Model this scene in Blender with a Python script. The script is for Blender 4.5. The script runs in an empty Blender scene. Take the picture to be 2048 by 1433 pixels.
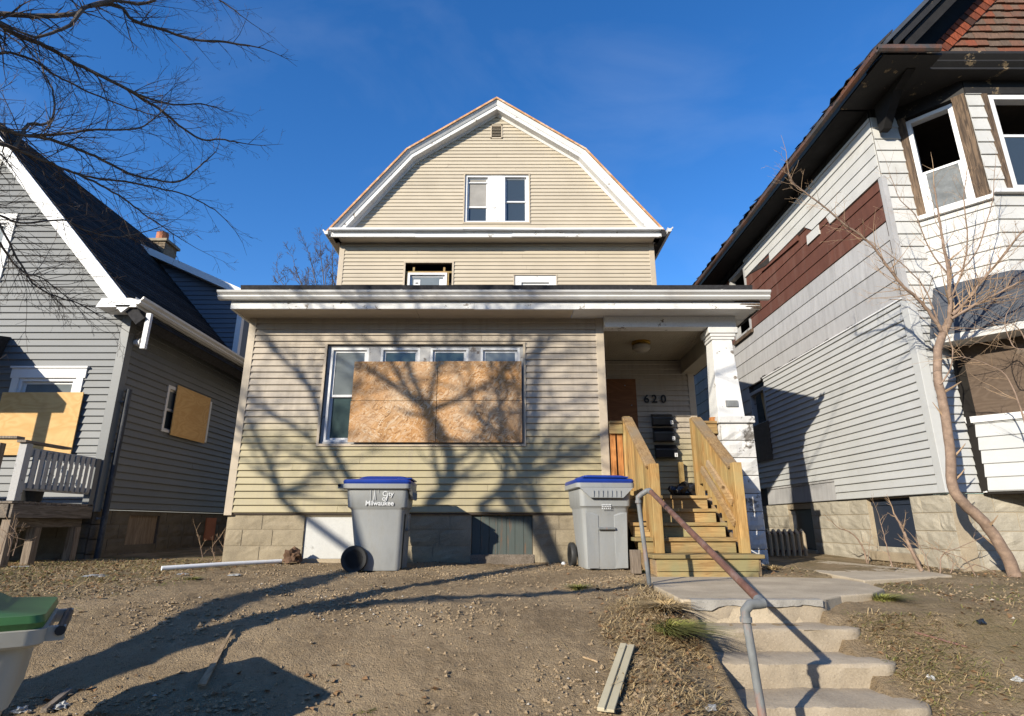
import bpy, bmesh, math, random
from mathutils import Vector, Matrix, noise

# ------------------------------------------------------------------ camera, sky, sun, exposure
R = math.radians
scene = bpy.context.scene
COL = scene.collection
PITCH = R(16.1)
FPX = 1142.0                                   # focal length in pixels of the 2048 px wide photograph
EYE = 1.5
cam_d = bpy.data.cameras.new('camera'); cam = bpy.data.objects.new('camera', cam_d); COL.objects.link(cam)
cam.location = (0, 0, EYE); cam.rotation_euler = (R(90) + PITCH, 0, 0)
cam_d.sensor_width = 36.0; cam_d.lens = FPX / 2048 * 36
cam_d.clip_start = 0.05; cam_d.clip_end = 3000
scene.camera = cam

SUN_AZ = R(219.8); SUN_EL = R(21.8)            # azimuth clockwise from +Y
world = bpy.data.worlds.new('World'); scene.world = world; world.use_nodes = True
nt = world.node_tree; bg = nt.nodes['Background']
sky = nt.nodes.new('ShaderNodeTexSky'); sky.sky_type = 'NISHITA'; sky.sun_disc = False
sky.sun_elevation = SUN_EL; sky.sun_rotation = SUN_AZ
sky.altitude = 200; sky.air_density = 1.0; sky.dust_density = 0.25; sky.ozone_density = 3.0
hsv = nt.nodes.new('ShaderNodeHueSaturation'); hsv.inputs['Hue'].default_value = 0.509; hsv.inputs['Saturation'].default_value = 1.29; hsv.inputs['Value'].default_value = 1.52
nt.links.new(sky.outputs[0], hsv.inputs['Color'])
# thin cirrus, all round the sky
tc = nt.nodes.new('ShaderNodeTexCoord'); mp = nt.nodes.new('ShaderNodeMapping'); mp.inputs['Scale'].default_value = (1.0, 1.6, 2.2)
mp.inputs['Rotation'].default_value = (0.3, 0.5, 0.4)
nz = nt.nodes.new('ShaderNodeTexNoise'); nz.inputs['Scale'].default_value = 2.3; nz.inputs['Detail'].default_value = 6; nz.inputs['Roughness'].default_value = 0.55
nz.inputs['Distortion'].default_value = 0.6
cr = nt.nodes.new('ShaderNodeValToRGB'); cr.color_ramp.elements[0].position = 0.52; cr.color_ramp.elements[1].position = 0.95
cr.color_ramp.elements[1].color = (0.10, 0.10, 0.10, 1)
mxs = nt.nodes.new('ShaderNodeMix'); mxs.data_type = 'RGBA'; mxs.inputs['B'].default_value = (6.0, 6.6, 7.4, 1)
nt.links.new(tc.outputs['Generated'], mp.inputs[0]); nt.links.new(mp.outputs[0], nz.inputs['Vector'])
nt.links.new(nz.outputs['Fac'], cr.inputs[0]); nt.links.new(cr.outputs[0], mxs.inputs['Factor'])
nt.links.new(hsv.outputs[0], mxs.inputs['A']); nt.links.new(mxs.outputs['Result'], bg.inputs['Color'])
bg.inputs['Strength'].default_value = 0.10

sun_d = bpy.data.lights.new('sun', 'SUN'); sun = bpy.data.objects.new('sun', sun_d); COL.objects.link(sun)
sun_d.energy = 5.0; sun_d.angle = R(0.55); sun_d.color = (1.0, 0.92, 0.77)
SUNV = Vector((math.sin(SUN_AZ) * math.cos(SUN_EL), math.cos(SUN_AZ) * math.cos(SUN_EL), math.sin(SUN_EL)))   # towards the sun
sun.rotation_euler = SUNV.to_track_quat('Z', 'Y').to_euler()

scene.view_settings.view_transform = 'Standard'; scene.view_settings.look = 'None'
scene.view_settings.exposure = 0.60; scene.view_settings.gamma = 1.0; scene.view_settings.use_curve_mapping = False
scene.render.engine = 'CYCLES'
scene.cycles.max_bounces = 4; scene.cycles.diffuse_bounces = 2; scene.cycles.use_denoising = True

rng = random.Random(7)
U = rng.uniform

# measured from the photograph: the point at depth y (or on x = const) seen at pixel u, v
_c, _s = math.cos(PITCH), math.sin(PITCH)
def P(u, v, y=None, x=None, z=None):
    w = 716.5 - v; X = u - 1024.0; Y = FPX * _c - w * _s; Z = FPX * _s + w * _c
    k = y / Y if y is not None else (x / X if x is not None else (z - EYE) / Z)
    return Vector((X * k, Y * k, Z * k + EYE))

# ------------------------------------------------------------------ materials
def N(nt, t, **kw):
    n = nt.nodes.new(t)
    for k, v in kw.items(): setattr(n, k, v)
    return n
def mix(nt, a, b, f, bt='MIX'):
    m = N(nt, 'ShaderNodeMix', data_type='RGBA', blend_type=bt)
    for key, val in (('A', a), ('B', b)):
        if isinstance(val, (tuple, list)): m.inputs[key].default_value = (*val[:3], 1)
        else: nt.links.new(val, m.inputs[key])
    if isinstance(f, (int, float)): m.inputs['Factor'].default_value = f
    else: nt.links.new(f, m.inputs['Factor'])
    return m.outputs['Result']
def coord(nt, stretch=(1, 1, 1), rot=(0, 0, 0), local=False, loc=(0, 0, 0)):
    if local: src = N(nt, 'ShaderNodeTexCoord').outputs['Object']
    else: src = N(nt, 'ShaderNodeNewGeometry').outputs['Position']
    m = N(nt, 'ShaderNodeMapping'); m.inputs['Scale'].default_value = stretch; m.inputs['Rotation'].default_value = rot
    m.inputs['Location'].default_value = loc
    nt.links.new(src, m.inputs[0]); return m.outputs[0]
def noise_fac(nt, vec, scale, lo=0.3, hi=0.7, detail=3, rough=0.6, dist=0.0):
    n = N(nt, 'ShaderNodeTexNoise'); n.inputs['Scale'].default_value = scale; n.inputs['Detail'].default_value = detail
    n.inputs['Roughness'].default_value = rough; n.inputs['Distortion'].default_value = dist
    nt.links.new(vec, n.inputs['Vector'])
    r = N(nt, 'ShaderNodeMapRange'); r.inputs['From Min'].default_value = lo; r.inputs['From Max'].default_value = hi
    nt.links.new(n.outputs['Fac'], r.inputs['Value']); return r.outputs['Result']
def math_n(nt, op, a, b=None, clamp=False):
    m = N(nt, 'ShaderNodeMath', operation=op, use_clamp=clamp)
    for i, v in enumerate((a, b)):
        if v is None: continue
        if isinstance(v, (int, float)): m.inputs[i].default_value = v
        else: nt.links.new(v, m.inputs[i])
    return m.outputs[0]
def new_mat(name, rough=0.7, spec=0.3, metal=0.0):
    m = bpy.data.materials.new(name); m.use_nodes = True; t = m.node_tree
    b = t.nodes['Principled BSDF']; b.inputs['Roughness'].default_value = rough
    b.inputs['Specular IOR Level'].default_value = spec; b.inputs['Metallic'].default_value = metal
    return m, t, b
def setcol(t, b, c):
    if isinstance(c, (tuple, list)): b.inputs['Base Color'].default_value = (*c[:3], 1)
    else: t.links.new(c, b.inputs['Base Color'])
def add_bump(t, b, h, strength=0.3, dist=0.01):
    bp = N(t, 'ShaderNodeBump'); bp.inputs['Strength'].default_value = strength; bp.inputs['Distance'].default_value = dist
    t.links.new(h, bp.inputs['Height']); t.links.new(bp.outputs[0], b.inputs['Normal'])
def obj_random(t): return N(t, 'ShaderNodeObjectInfo').outputs['Random']

def simple(name, col, rough=0.7, var=0.25, scale=6.0, spec=0.3, bump=0.15, metal=0.0, dirt=None, dirt_scale=1.5, stretch=(1, 1, 1), per_obj=0.08, dlo=0.5, dhi=0.75):
    """paint / plastic / mineral: two scales of mottling, optional dirt patches, small differences between pieces"""
    m, t, b = new_mat(name, rough, spec, metal)
    v = coord(t, stretch)
    c = mix(t, tuple(x * (1 - var) for x in col), tuple(min(1, x * (1 + var * 0.6)) for x in col), noise_fac(t, v, scale))
    c = mix(t, c, tuple(x * (1 - var * 0.8) for x in col), math_n(t, 'MULTIPLY', noise_fac(t, v, scale * 9, 0.45, 0.75), 0.5))
    if dirt: c = mix(t, c, dirt, math_n(t, 'MULTIPLY', noise_fac(t, v, dirt_scale, dlo, dhi, 6, 0.7), 0.8))
    if per_obj:
        r = N(t, 'ShaderNodeMapRange'); r.inputs['To Min'].default_value = 1 - per_obj; r.inputs['To Max'].default_value = 1 + per_obj
        t.links.new(obj_random(t), r.inputs['Value'])
        hs = N(t, 'ShaderNodeHueSaturation'); t.links.new(c, hs.inputs['Color']); t.links.new(r.outputs[0], hs.inputs['Value']); c = hs.outputs[0]
    setcol(t, b, c)
    if bump: add_bump(t, b, noise_fac(t, v, scale * 12, 0, 1), bump, 0.004)
    return m

def wood(name, c1, c2, axis='x', rough=0.75, freq=6.0, grey=None, knots=True, per_obj=0.12, bump=0.25):
    m, t, b = new_mat(name, rough, 0.25)
    st = {'x': (0.07, 1, 1), 'y': (1, 0.07, 1), 'z': (1, 1, 0.07)}[axis]
    v = coord(t, st)
    sh = N(t, 'ShaderNodeVectorMath', operation='ADD'); t.links.new(v, sh.inputs[0])
    cm = N(t, 'ShaderNodeCombineXYZ'); o = math_n(t, 'MULTIPLY', obj_random(t), 7.0)
    for i in range(3): t.links.new(o, cm.inputs[i])
    t.links.new(cm.outputs[0], sh.inputs[1]); v = sh.outputs[0]
    g = noise_fac(t, v, freq * 6, 0.38, 0.62, 3, 0.6, 1.6)
    c = mix(t, c1, tuple(x * 0.85 for x in c2), g)
    c = mix(t, c, tuple(x * 0.6 for x in c2), math_n(t, 'MULTIPLY', noise_fac(t, v, freq * 1.3, 0.5, 0.72), 0.55))
    if grey: c = mix(t, c, grey, noise_fac(t, coord(t), 2.2, 0.42, 0.66))
    if knots:
        vo = N(t, 'ShaderNodeTexVoronoi'); vo.inputs['Scale'].default_value = 3.2
        t.links.new(coord(t, tuple(min(1, x * 5) for x in st)), vo.inputs['Vector'])
        k = N(t, 'ShaderNodeMapRange'); k.inputs['From Min'].default_value = 0.09; k.inputs['From Max'].default_value = 0.05
        t.links.new(vo.outputs['Distance'], k.inputs['Value'])
        c = mix(t, c, tuple(x * 0.35 for x in c2), k.outputs[0])
    r = N(t, 'ShaderNodeMapRange'); r.inputs['To Min'].default_value = 1 - per_obj; r.inputs['To Max'].default_value = 1 + per_obj
    t.links.new(obj_random(t), r.inputs['Value'])
    hs = N(t, 'ShaderNodeHueSaturation'); t.links.new(c, hs.inputs['Color']); t.links.new(r.outputs[0], hs.inputs['Value'])
    setcol(t, b, hs.outputs[0]); add_bump(t, b, g, bump, 0.002)
    return m

def peeling(name, paint, under, amount=0.62, scale=7.0, soft=0.03, rough=0.6, stretch=(1, 1, 1), grime=(0.45, 0.43, 0.40), glo=0.5):
    m, t, b = new_mat(name, rough, 0.3)
    v = coord(t, stretch)
    p = mix(t, paint, grime, math_n(t, 'MULTIPLY', noise_fac(t, coord(t, (stretch[0] * 2.2, stretch[1] * 2.2, stretch[2] * 0.6)), 2.6, glo, 0.85, 6, 0.7), 0.45))
    p = mix(t, p, tuple(x * 0.85 for x in paint), noise_fac(t, v, 40, 0.45, 0.8))
    f = noise_fac(t, v, scale, amount, amount + soft, 8, 0.72)
    u = mix(t, under, tuple(x * 0.5 for x in under), noise_fac(t, v, 30))
    setcol(t, b, mix(t, p, u, f)); add_bump(t, b, math_n(t, 'SUBTRACT', 1.0, f), 0.5, 0.004)
    return m

def vinyl_tan(name):
    m, t, b = new_mat(name, 0.55, 0.3)
    pos = N(t, 'ShaderNodeNewGeometry').outputs['Position']
    v = coord(t)
    base = (0.44, 0.38, 0.292)
    c = mix(t, tuple(x * 0.93 for x in base), tuple(x * 1.06 for x in base), noise_fac(t, v, 1.3))
    # old grime: pinkish-grey bleaching on the enclosed porch, green algae on its lower courses
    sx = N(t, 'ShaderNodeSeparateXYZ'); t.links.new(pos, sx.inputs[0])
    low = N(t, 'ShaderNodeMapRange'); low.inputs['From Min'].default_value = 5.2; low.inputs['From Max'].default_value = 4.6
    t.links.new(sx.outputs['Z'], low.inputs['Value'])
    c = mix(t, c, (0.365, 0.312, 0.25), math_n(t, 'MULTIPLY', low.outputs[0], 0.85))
    wob = noise_fac(t, coord(t, (0.35, 1, 1)), 0.9, 0.2, 0.8)
    zz = math_n(t, 'ADD', sx.outputs['Z'], math_n(t, 'MULTIPLY', wob, 0.5))
    al = N(t, 'ShaderNodeMapRange'); al.inputs['From Min'].default_value = 3.30; al.inputs['From Max'].default_value = 2.85
    t.links.new(zz, al.inputs['Value'])
    c = mix(t, c, (0.315, 0.268, 0.135), math_n(t, 'MULTIPLY', al.outputs[0], 0.72))
    c = mix(t, c, (0.22, 0.20, 0.12), math_n(t, 'MULTIPLY', math_n(t, 'MULTIPLY', noise_fac(t, coord(t, (0.4, 1, 2.2)), 5, 0.5, 0.8), al.outputs[0]), 0.35))
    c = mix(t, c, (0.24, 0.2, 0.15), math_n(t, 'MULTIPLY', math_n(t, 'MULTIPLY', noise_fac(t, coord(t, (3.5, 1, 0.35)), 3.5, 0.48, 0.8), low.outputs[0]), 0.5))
    hs = N(t, 'ShaderNodeHueSaturation'); r = N(t, 'ShaderNodeMapRange'); r.inputs['To Min'].default_value = 0.955; r.inputs['To Max'].default_value = 1.035
    t.links.new(obj_random(t), r.inputs['Value']); t.links.new(c, hs.inputs['Color']); t.links.new(r.outputs[0], hs.inputs['Value'])
    setcol(t, b, hs.outputs[0])
    add_bump(t, b, noise_fac(t, coord(t, (0.15, 1, 3)), 30, 0, 1), 0.12, 0.003)
    return m

def osb(name):
    m, t, b = new_mat(name, 0.75, 0.2)
    cols = None
    for i, (ang, sc) in enumerate(((0.35, 1.0), (1.25, 1.15), (2.3, 0.9), (2.9, 1.3), (0.9, 1.1))):
        rv = coord(t, (1, 1, 1), (0, ang, 0), loc=(i * 3.1, 0, i * 1.7)); wv = N(t, 'ShaderNodeMapping'); wv.inputs['Scale'].default_value = (14 * sc, 1, 52 * sc); t.links.new(rv, wv.inputs[0])
        dn_ = N(t, 'ShaderNodeTexNoise'); dn_.inputs['Scale'].default_value = 3.0; t.links.new(coord(t, loc=(i * 5.0, 0, 0)), dn_.inputs['Vector'])
        av = N(t, 'ShaderNodeVectorMath', operation='MULTIPLY_ADD'); t.links.new(dn_.outputs['Color'], av.inputs[0]); av.inputs[1].default_value = (5, 0, 11); t.links.new(wv.outputs[0], av.inputs[2]); v = av.outputs[0]
        vo = N(t, 'ShaderNodeTexVoronoi'); vo.inputs['Scale'].default_value = 1.0; t.links.new(v, vo.inputs['Vector'])
        s = N(t, 'ShaderNodeSeparateColor'); t.links.new(vo.outputs['Color'], s.inputs[0])
        rp = N(t, 'ShaderNodeValToRGB'); e = rp.color_ramp.elements
        e[0].position = 0; e[0].color = (0.17, 0.085, 0.035, 1); e[1].position = 1; e[1].color = (0.56, 0.44, 0.30, 1)
        for p, cc in ((0.25, (0.38, 0.205, 0.085, 1)), (0.6, (0.47, 0.275, 0.125, 1)), (0.82, (0.50, 0.36, 0.235, 1))):
            n = e.new(p); n.color = cc
        t.links.new(s.outputs[0], rp.inputs[0])
        cols = rp.outputs[0] if cols is None else mix(t, cols, rp.outputs[0], math_n(t, 'GREATER_THAN', s.outputs[1], 0.52))
    c = mix(t, cols, (0.42, 0.335, 0.245), math_n(t, 'MULTIPLY', noise_fac(t, coord(t), 2.3, 0.38, 0.7), 0.5))
    c = mix(t, c, (0.38, 0.175, 0.05), math_n(t, 'MULTIPLY', noise_fac(t, coord(t, loc=(4, 1, 2)), 1.3, 0.42, 0.7), 0.6))
    setcol(t, b, c); add_bump(t, b, cols, 0.4, 0.003)
    return m

def plywood(name, c1, c2, dark):
    m, t, b = new_mat(name, 0.7, 0.2)
    v = coord(t, (0.55, 0.55, 1.6))
    w = N(t, 'ShaderNodeTexNoise'); w.inputs['Scale'].default_value = 1.7; w.inputs['Detail'].default_value = 3; w.inputs['Distortion'].default_value = 0.7
    t.links.new(v, w.inputs['Vector'])
    bands = math_n(t, 'FRACT', math_n(t, 'MULTIPLY', w.outputs['Fac'], 13.0))
    tri = math_n(t, 'ABSOLUTE', math_n(t, 'SUBTRACT', bands, 0.5))
    c = mix(t, c1, c2, math_n(t, 'MULTIPLY', tri, 1.7, True))
    c = mix(t, c, dark, math_n(t, 'MULTIPLY', noise_fac(t, coord(t), 3.0, 0.6, 0.8), 0.5))
    c = mix(t, c, tuple(x * 0.8 for x in c1), math_n(t, 'MULTIPLY', noise_fac(t, coord(t, (0.1, 0.1, 1)), 60), 0.5))
    setcol(t, b, c); add_bump(t, b, tri, 0.1, 0.002)
    return m

def shingle_mat(name, ramp, rough=0.85):
    m, t, b = new_mat(name, rough, 0.15)
    rp = N(t, 'ShaderNodeValToRGB'); e = rp.color_ramp.elements
    e[0].position = ramp[0][0]; e[0].color = (*ramp[0][1], 1); e[1].position = ramp[-1][0]; e[1].color = (*ramp[-1][1], 1)
    for p, c in ramp[1:-1]:
        n = e.new(p); n.color = (*c, 1)
    t.links.new(obj_random(t), rp.inputs[0])
    v = coord(t, (1, 1, 0.12))
    c = mix(t, rp.outputs[0], tuple(x * 0.45 for x in ramp[0][1]), math_n(t, 'MULTIPLY', noise_fac(t, v, 55), 0.55))
    c = mix(t, c, (0.22, 0.055, 0.028), math_n(t, 'MULTIPLY', noise_fac(t, coord(t), 2.4, 0.52, 0.68), 0.5))
    setcol(t, b, c); add_bump(t, b, noise_fac(t, v, 60, 0, 1), 0.35, 0.003)
    return m

def concrete(name, col, stain, bump=0.5):
    m, t, b = new_mat(name, 0.9, 0.2)
    v = coord(t)
    c = mix(t, tuple(x * 0.8 for x in col), tuple(x * 1.15 for x in col), noise_fac(t, v, 3.0))
    c = mix(t, c, stain, math_n(t, 'MULTIPLY', noise_fac(t, v, 1.6, 0.42, 0.75, 6, 0.7), 0.75))
    vo = N(t, 'ShaderNodeTexVoronoi'); vo.inputs['Scale'].default_value = 130; t.links.new(v, vo.inputs['Vector'])
    s = N(t, 'ShaderNodeSeparateColor'); t.links.new(vo.outputs['Color'], s.inputs[0])
    c = mix(t, c, tuple(min(1, x * 1.35) for x in col), math_n(t, 'MULTIPLY', math_n(t, 'GREATER_THAN', s.outputs[0], 0.85), 0.25))
    c = mix(t, c, tuple(x * 0.5 for x in col), math_n(t, 'MULTIPLY', math_n(t, 'LESS_THAN', s.outputs[0], 0.08), 0.3))
    setcol(t, b, c)
    h = math_n(t, 'ADD', noise_fac(t, v, 60, 0, 1), math_n(t, 'MULTIPLY', noise_fac(t, v, 9, 0, 1), 1.5))
    add_bump(t, b, h, bump, 0.006)
    return m

def dirt_mat(name):
    m, t, b = new_mat(name, 0.95, 0.1)
    v = coord(t)
    c = mix(t, (0.235, 0.172, 0.104), (0.37, 0.276, 0.171), noise_fac(t, v, 0.9, 0.36, 0.62, 6))
    c = mix(t, c, (0.42, 0.322, 0.208), math_n(t, 'MULTIPLY', noise_fac(t, v, 14, 0.48, 0.75, 6), 0.6))
    c = mix(t, c, (0.115, 0.08, 0.048), math_n(t, 'MULTIPLY', noise_fac(t, v, 38, 0.55, 0.75, 4), 0.7))
    # leaf litter and thin dead turf towards the yards on both sides
    pos = N(t, 'ShaderNodeNewGeometry').outputs['Position']
    sx = N(t, 'ShaderNodeSeparateXYZ'); t.links.new(pos, sx.inputs[0])
    lf = N(t, 'ShaderNodeMapRange'); lf.inputs['From Min'].default_value = -2.9; lf.inputs['From Max'].default_value = -4.6; t.links.new(sx.outputs['X'], lf.inputs['Value'])
    rt = N(t, 'ShaderNodeMapRange'); rt.inputs['From Min'].default_value = 2.4; rt.inputs['From Max'].default_value = 3.4; t.links.new(sx.outputs['X'], rt.inputs['Value'])
    side = math_n(t, 'MAXIMUM', lf.outputs[0], math_n(t, 'MULTIPLY', rt.outputs[0], 0.6))
    lit = math_n(t, 'MULTIPLY', side, noise_fac(t, v, 2.2, 0.38, 0.6, 6))
    c = mix(t, c, (0.135, 0.115, 0.055), math_n(t, 'MULTIPLY', lit, 0.8))
    setcol(t, b, c)
    h = math_n(t, 'ADD', noise_fac(t, v, 45, 0, 1, 6, 0.7), math_n(t, 'MULTIPLY', noise_fac(t, v, 130, 0, 1, 2), 0.5))
    add_bump(t, b, h, 1.0, 0.035)
    return m

def glass_mat(name, col, rough=0.04, var=0.0):
    m, t, b = new_mat(name, rough, 0.6)
    if var: setcol(t, b, mix(t, tuple(x * (1 - var) for x in col), tuple(x * (1 + var) for x in col), noise_fac(t, coord(t), 3.0)))
    else: setcol(t, b, col)
    return m

M = {}
M['tan'] = vinyl_tan('vinyl_tan')
M['tan_trim'] = simple('vinyl_tan_trim', (0.43, 0.36, 0.27), 0.5, 0.12, 3, dirt=(0.25, 0.20, 0.15))
M['sheath'] = simple('sheathing', (0.07, 0.055, 0.045), 0.9)
M['skyblock'] = simple('sky_blocker_walls', (0.20, 0.17, 0.14), 0.8, 0.4, 0.3)  # for the added, unseen house row that cuts off low sky light
M['white'] = simple('white_paint', (0.61, 0.60, 0.585), 0.5, 0.10, 4, dirt=(0.40, 0.37, 0.33), dlo=0.55, dhi=0.9)
M['vinylwhite'] = simple('white_vinyl', (0.64, 0.64, 0.64), 0.5, 0.05, 4, per_obj=0.03)
M['whitepeel'] = peeling('white_peeling_paint', (0.64, 0.635, 0.62), (0.26, 0.22, 0.18), 0.605, 5.0, grime=(0.44, 0.42, 0.39), glo=0.5)
M['pierpeel'] = peeling('white_peeling_masonry', (0.56, 0.55, 0.53), (0.20, 0.18, 0.155), 0.555, 3.4, 0.04, grime=(0.30, 0.285, 0.26), glo=0.38)
M['soffit'] = simple('beige_soffit', (0.46, 0.40, 0.32), 0.6, 0.10, 3)
M['ceiling'] = simple('cream_beadboard', (0.40, 0.35, 0.27), 0.6, 0.08, 4)
M['gutter'] = simple('white_aluminium_gutter', (0.55, 0.545, 0.53), 0.45, 0.08, 2, 0.5, dirt=(0.36, 0.31, 0.26), dirt_scale=2.5, stretch=(0.5, 1, 1), dlo=0.52, dhi=0.9)
M['asphaltroof'] = simple('black_roofing', (0.035, 0.034, 0.036), 0.9, 0.4, 20, 0.2, 0.5)
M['darkshingle'] = simple('charcoal_roof_shingle', (0.034, 0.033, 0.033), 0.95, 0.5, 16, 0.08, 0.6, per_obj=0.5, dirt=(0.05, 0.048, 0.046), dirt_scale=3, stretch=(1, 0.6, 1))
M['rust'] = simple('rusty_drip_edge', (0.50, 0.26, 0.12), 0.7, 0.4, 6, dirt=(0.72, 0.62, 0.5), dirt_scale=3)
M['block'] = concrete('rock_face_block', (0.285, 0.238, 0.165), (0.18, 0.15, 0.105), 0.6)
M['mortar'] = concrete('mortar', (0.30, 0.25, 0.18), (0.2, 0.17, 0.12), 0.3)
M['blockr'] = concrete('pale_rock_face_block', (0.37, 0.335, 0.27), (0.27, 0.24, 0.185), 0.6)
M['mortarr'] = concrete('pale_mortar', (0.34, 0.28, 0.20), (0.25, 0.21, 0.15), 0.3)
M['blockl'] = concrete('dark_block', (0.12, 0.105, 0.085), (0.07, 0.06, 0.05), 0.5)
M['osb'] = osb('oriented_strand_board')
M['plyfresh'] = plywood('fresh_plywood', (0.62, 0.40, 0.17), (0.50, 0.29, 0.10), (0.36, 0.2, 0.08))
M['plybrown'] = plywood('brown_stained_plywood', (0.20, 0.085, 0.035), (0.13, 0.052, 0.022), (0.08, 0.03, 0.015))
M['plygrey'] = plywood('weathered_plywood', (0.105, 0.073, 0.05), (0.07, 0.046, 0.03), (0.19, 0.17, 0.15))
M['pine'] = wood('treated_pine_x', (0.37, 0.245, 0.105), (0.265, 0.155, 0.06), 'x', grey=(0.235, 0.205, 0.10), per_obj=0.22)
M['piney'] = wood('treated_pine_y', (0.38, 0.25, 0.12), (0.27, 0.16, 0.07), 'y', grey=(0.25, 0.19, 0.125), per_obj=0.2)
M['pinez'] = wood('treated_pine_z', (0.42, 0.255, 0.095), (0.29, 0.155, 0.05), 'z', grey=(0.31, 0.225, 0.095), per_obj=0.22)
M['orangez'] = wood('orange_wood_z', (0.50, 0.22, 0.07), (0.36, 0.14, 0.04), 'z')
M['oldwoodz'] = wood('old_grey_wood_z', (0.24, 0.19, 0.145), (0.15, 0.115, 0.085), 'z')
M['oldwoody'] = wood('old_grey_wood_y', (0.22, 0.18, 0.145), (0.13, 0.105, 0.08), 'y')
M['oldwhite'] = peeling('old_white_timber', (0.36, 0.355, 0.35), (0.20, 0.17, 0.15), 0.6, 6.0)
M['stick'] = wood('pale_stick', (0.36, 0.26, 0.16), (0.26, 0.18, 0.1), 'y')
M['grey'] = simple('grey_vinyl', (0.135, 0.142, 0.147), 0.5, 0.07, 2, 0.25, dirt=(0.14, 0.145, 0.15), dlo=0.6, dhi=0.9, per_obj=0.05)
M['greytrim'] = simple('grey_vinyl_trim', (0.125, 0.132, 0.137), 0.5, 0.07, 2, 0.4)
M['bluegrey'] = simple('blue_grey_siding', (0.085, 0.105, 0.135), 0.5, 0.08, 2, per_obj=0.05)
M['whiteside'] = simple('white_board_siding', (0.50, 0.495, 0.475), 0.65, 0.10, 2, 0.15, dirt=(0.34, 0.32, 0.285), dlo=0.55, dhi=0.9, per_obj=0.05)
M['brownside'] = simple('brown_board_siding', (0.115, 0.045, 0.030), 0.75, 0.18, 5, dirt=(0.16, 0.09, 0.07), stretch=(1, 2.5, 0.4), per_obj=0.08)
M['greyshingle'] = simple('grey_board_shingle', (0.375, 0.37, 0.37), 0.8, 0.12, 4, dirt=(0.26, 0.25, 0.25), dirt_scale=3, stretch=(1, 3, 0.5), per_obj=0.07)
M['paleside'] = simple('pale_grey_vinyl', (0.43, 0.435, 0.43), 0.6, 0.08, 1.5, 0.15, dirt=(0.35, 0.35, 0.345), per_obj=0.035)
M['tar'] = simple('torn_tar_paper', (0.035, 0.03, 0.028), 0.9, 0.4, 8)
M['burnt'] = peeling('charred_black_trim', (0.018, 0.017, 0.017), (0.26, 0.19, 0.11), 0.60, 4.5, 0.03, 0.7, grime=(0.05, 0.045, 0.04))
M['burntpost'] = wood('scorched_brown_post', (0.155, 0.105, 0.068), (0.06, 0.042, 0.03), 'z', 0.85)
M['soot'] = simple('soot_black', (0.014, 0.013, 0.013), 0.85, 0.4, 5)
M['redshingle'] = shingle_mat('red_brown_cedar_shingle', [(0.0, (0.12, 0.085, 0.065)), (0.4, (0.155, 0.11, 0.082)), (0.7, (0.175, 0.10, 0.07)), (0.9, (0.19, 0.075, 0.045)), (1.0, (0.25, 0.065, 0.035))])
M['redcap'] = shingle_mat('red_edge_shingle', [(0.0, (0.04, 0.028, 0.024)), (0.4, (0.20, 0.055, 0.028)), (1.0, (0.30, 0.075, 0.035))])
M['rustgutter'] = simple('rusted_gutter', (0.065, 0.06, 0.058), 0.55, 0.4, 3, 0.4, dirt=(0.17, 0.062, 0.026), dirt_scale=2.5, stretch=(1, 0.5, 1), dlo=0.42, dhi=0.62)
M['skirt'] = simple('blue_grey_roofing', (0.055, 0.062, 0.075), 0.6, 0.2, 4, 0.3, 0.3)
M['glass'] = glass_mat('window_glass', (0.035, 0.048, 0.062))
M['glasslight'] = glass_mat('window_glass_over_blind', (0.15, 0.17, 0.175), 0.06, 0.12)
M['glassgreen'] = glass_mat('window_glass_greenish', (0.055, 0.085, 0.085), 0.05, 0.3)
M['glassfrost'] = simple('dirty_glass', (0.16, 0.17, 0.175), 0.6, 0.3, 9, 0.08)
M['curtain'] = simple('yellowed_curtain', (0.42, 0.35, 0.2), 0.9, 0.2, 8)
M['screen'] = simple('insect_screen', (0.27, 0.255, 0.235), 0.8, 0.15, 5)
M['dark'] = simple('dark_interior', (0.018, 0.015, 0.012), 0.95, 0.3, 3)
M['darkbrown'] = simple('sooty_room', (0.032, 0.024, 0.018), 0.95, 0.5, 2)
M['blackmetal'] = simple('black_painted_metal', (0.012, 0.012, 0.014), 0.3, 0.2, 4, 0.5)
M['plaque'] = simple('white_plaque', (0.7, 0.7, 0.7), 0.5, 0.05)
M['ink'] = simple('black_lettering', (0.01, 0.01, 0.01), 0.5, 0.1)
M['brass'] = simple('brass', (0.45, 0.27, 0.05), 0.35, 0.2, 6, 0.5, metal=0.9)
M['lampglass'] = simple('frosted_lamp_glass', (0.30, 0.27, 0.22), 0.3, 0.1)
M['cart'] = simple('grey_cart_plastic', (0.27, 0.278, 0.278), 0.45, 0.14, 5, 0.4, 0.12, dirt=(0.20, 0.185, 0.155), dirt_scale=5, dlo=0.48, dhi=0.85, stretch=(1.4, 1.4, 0.5), per_obj=0)
M['cartpale'] = simple('pale_cart_plastic', (0.36, 0.34, 0.285), 0.5, 0.08, 3, 0.4, 0.08, per_obj=0)
M['blue'] = simple('blue_lid_plastic', (0.010, 0.035, 0.23), 0.35, 0.15, 4, 0.5, 0.1, per_obj=0)
M['green'] = simple('green_lid_plastic', (0.045, 0.125, 0.035), 0.45, 0.25, 4, 0.4, 0.1, per_obj=0)
M['hub'] = simple('grey_hub_plastic', (0.075, 0.075, 0.075), 0.5, 0.3, 8, per_obj=0)
M['rubber'] = simple('black_wheel_plastic', (0.03, 0.03, 0.03), 0.55, 0.3, 8, per_obj=0)
M['print'] = simple('white_print', (0.55, 0.56, 0.565), 0.6, 0.05, per_obj=0)
M['printfaint'] = simple('faint_print', (0.40, 0.41, 0.41), 0.6, 0.05, per_obj=0)
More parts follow.
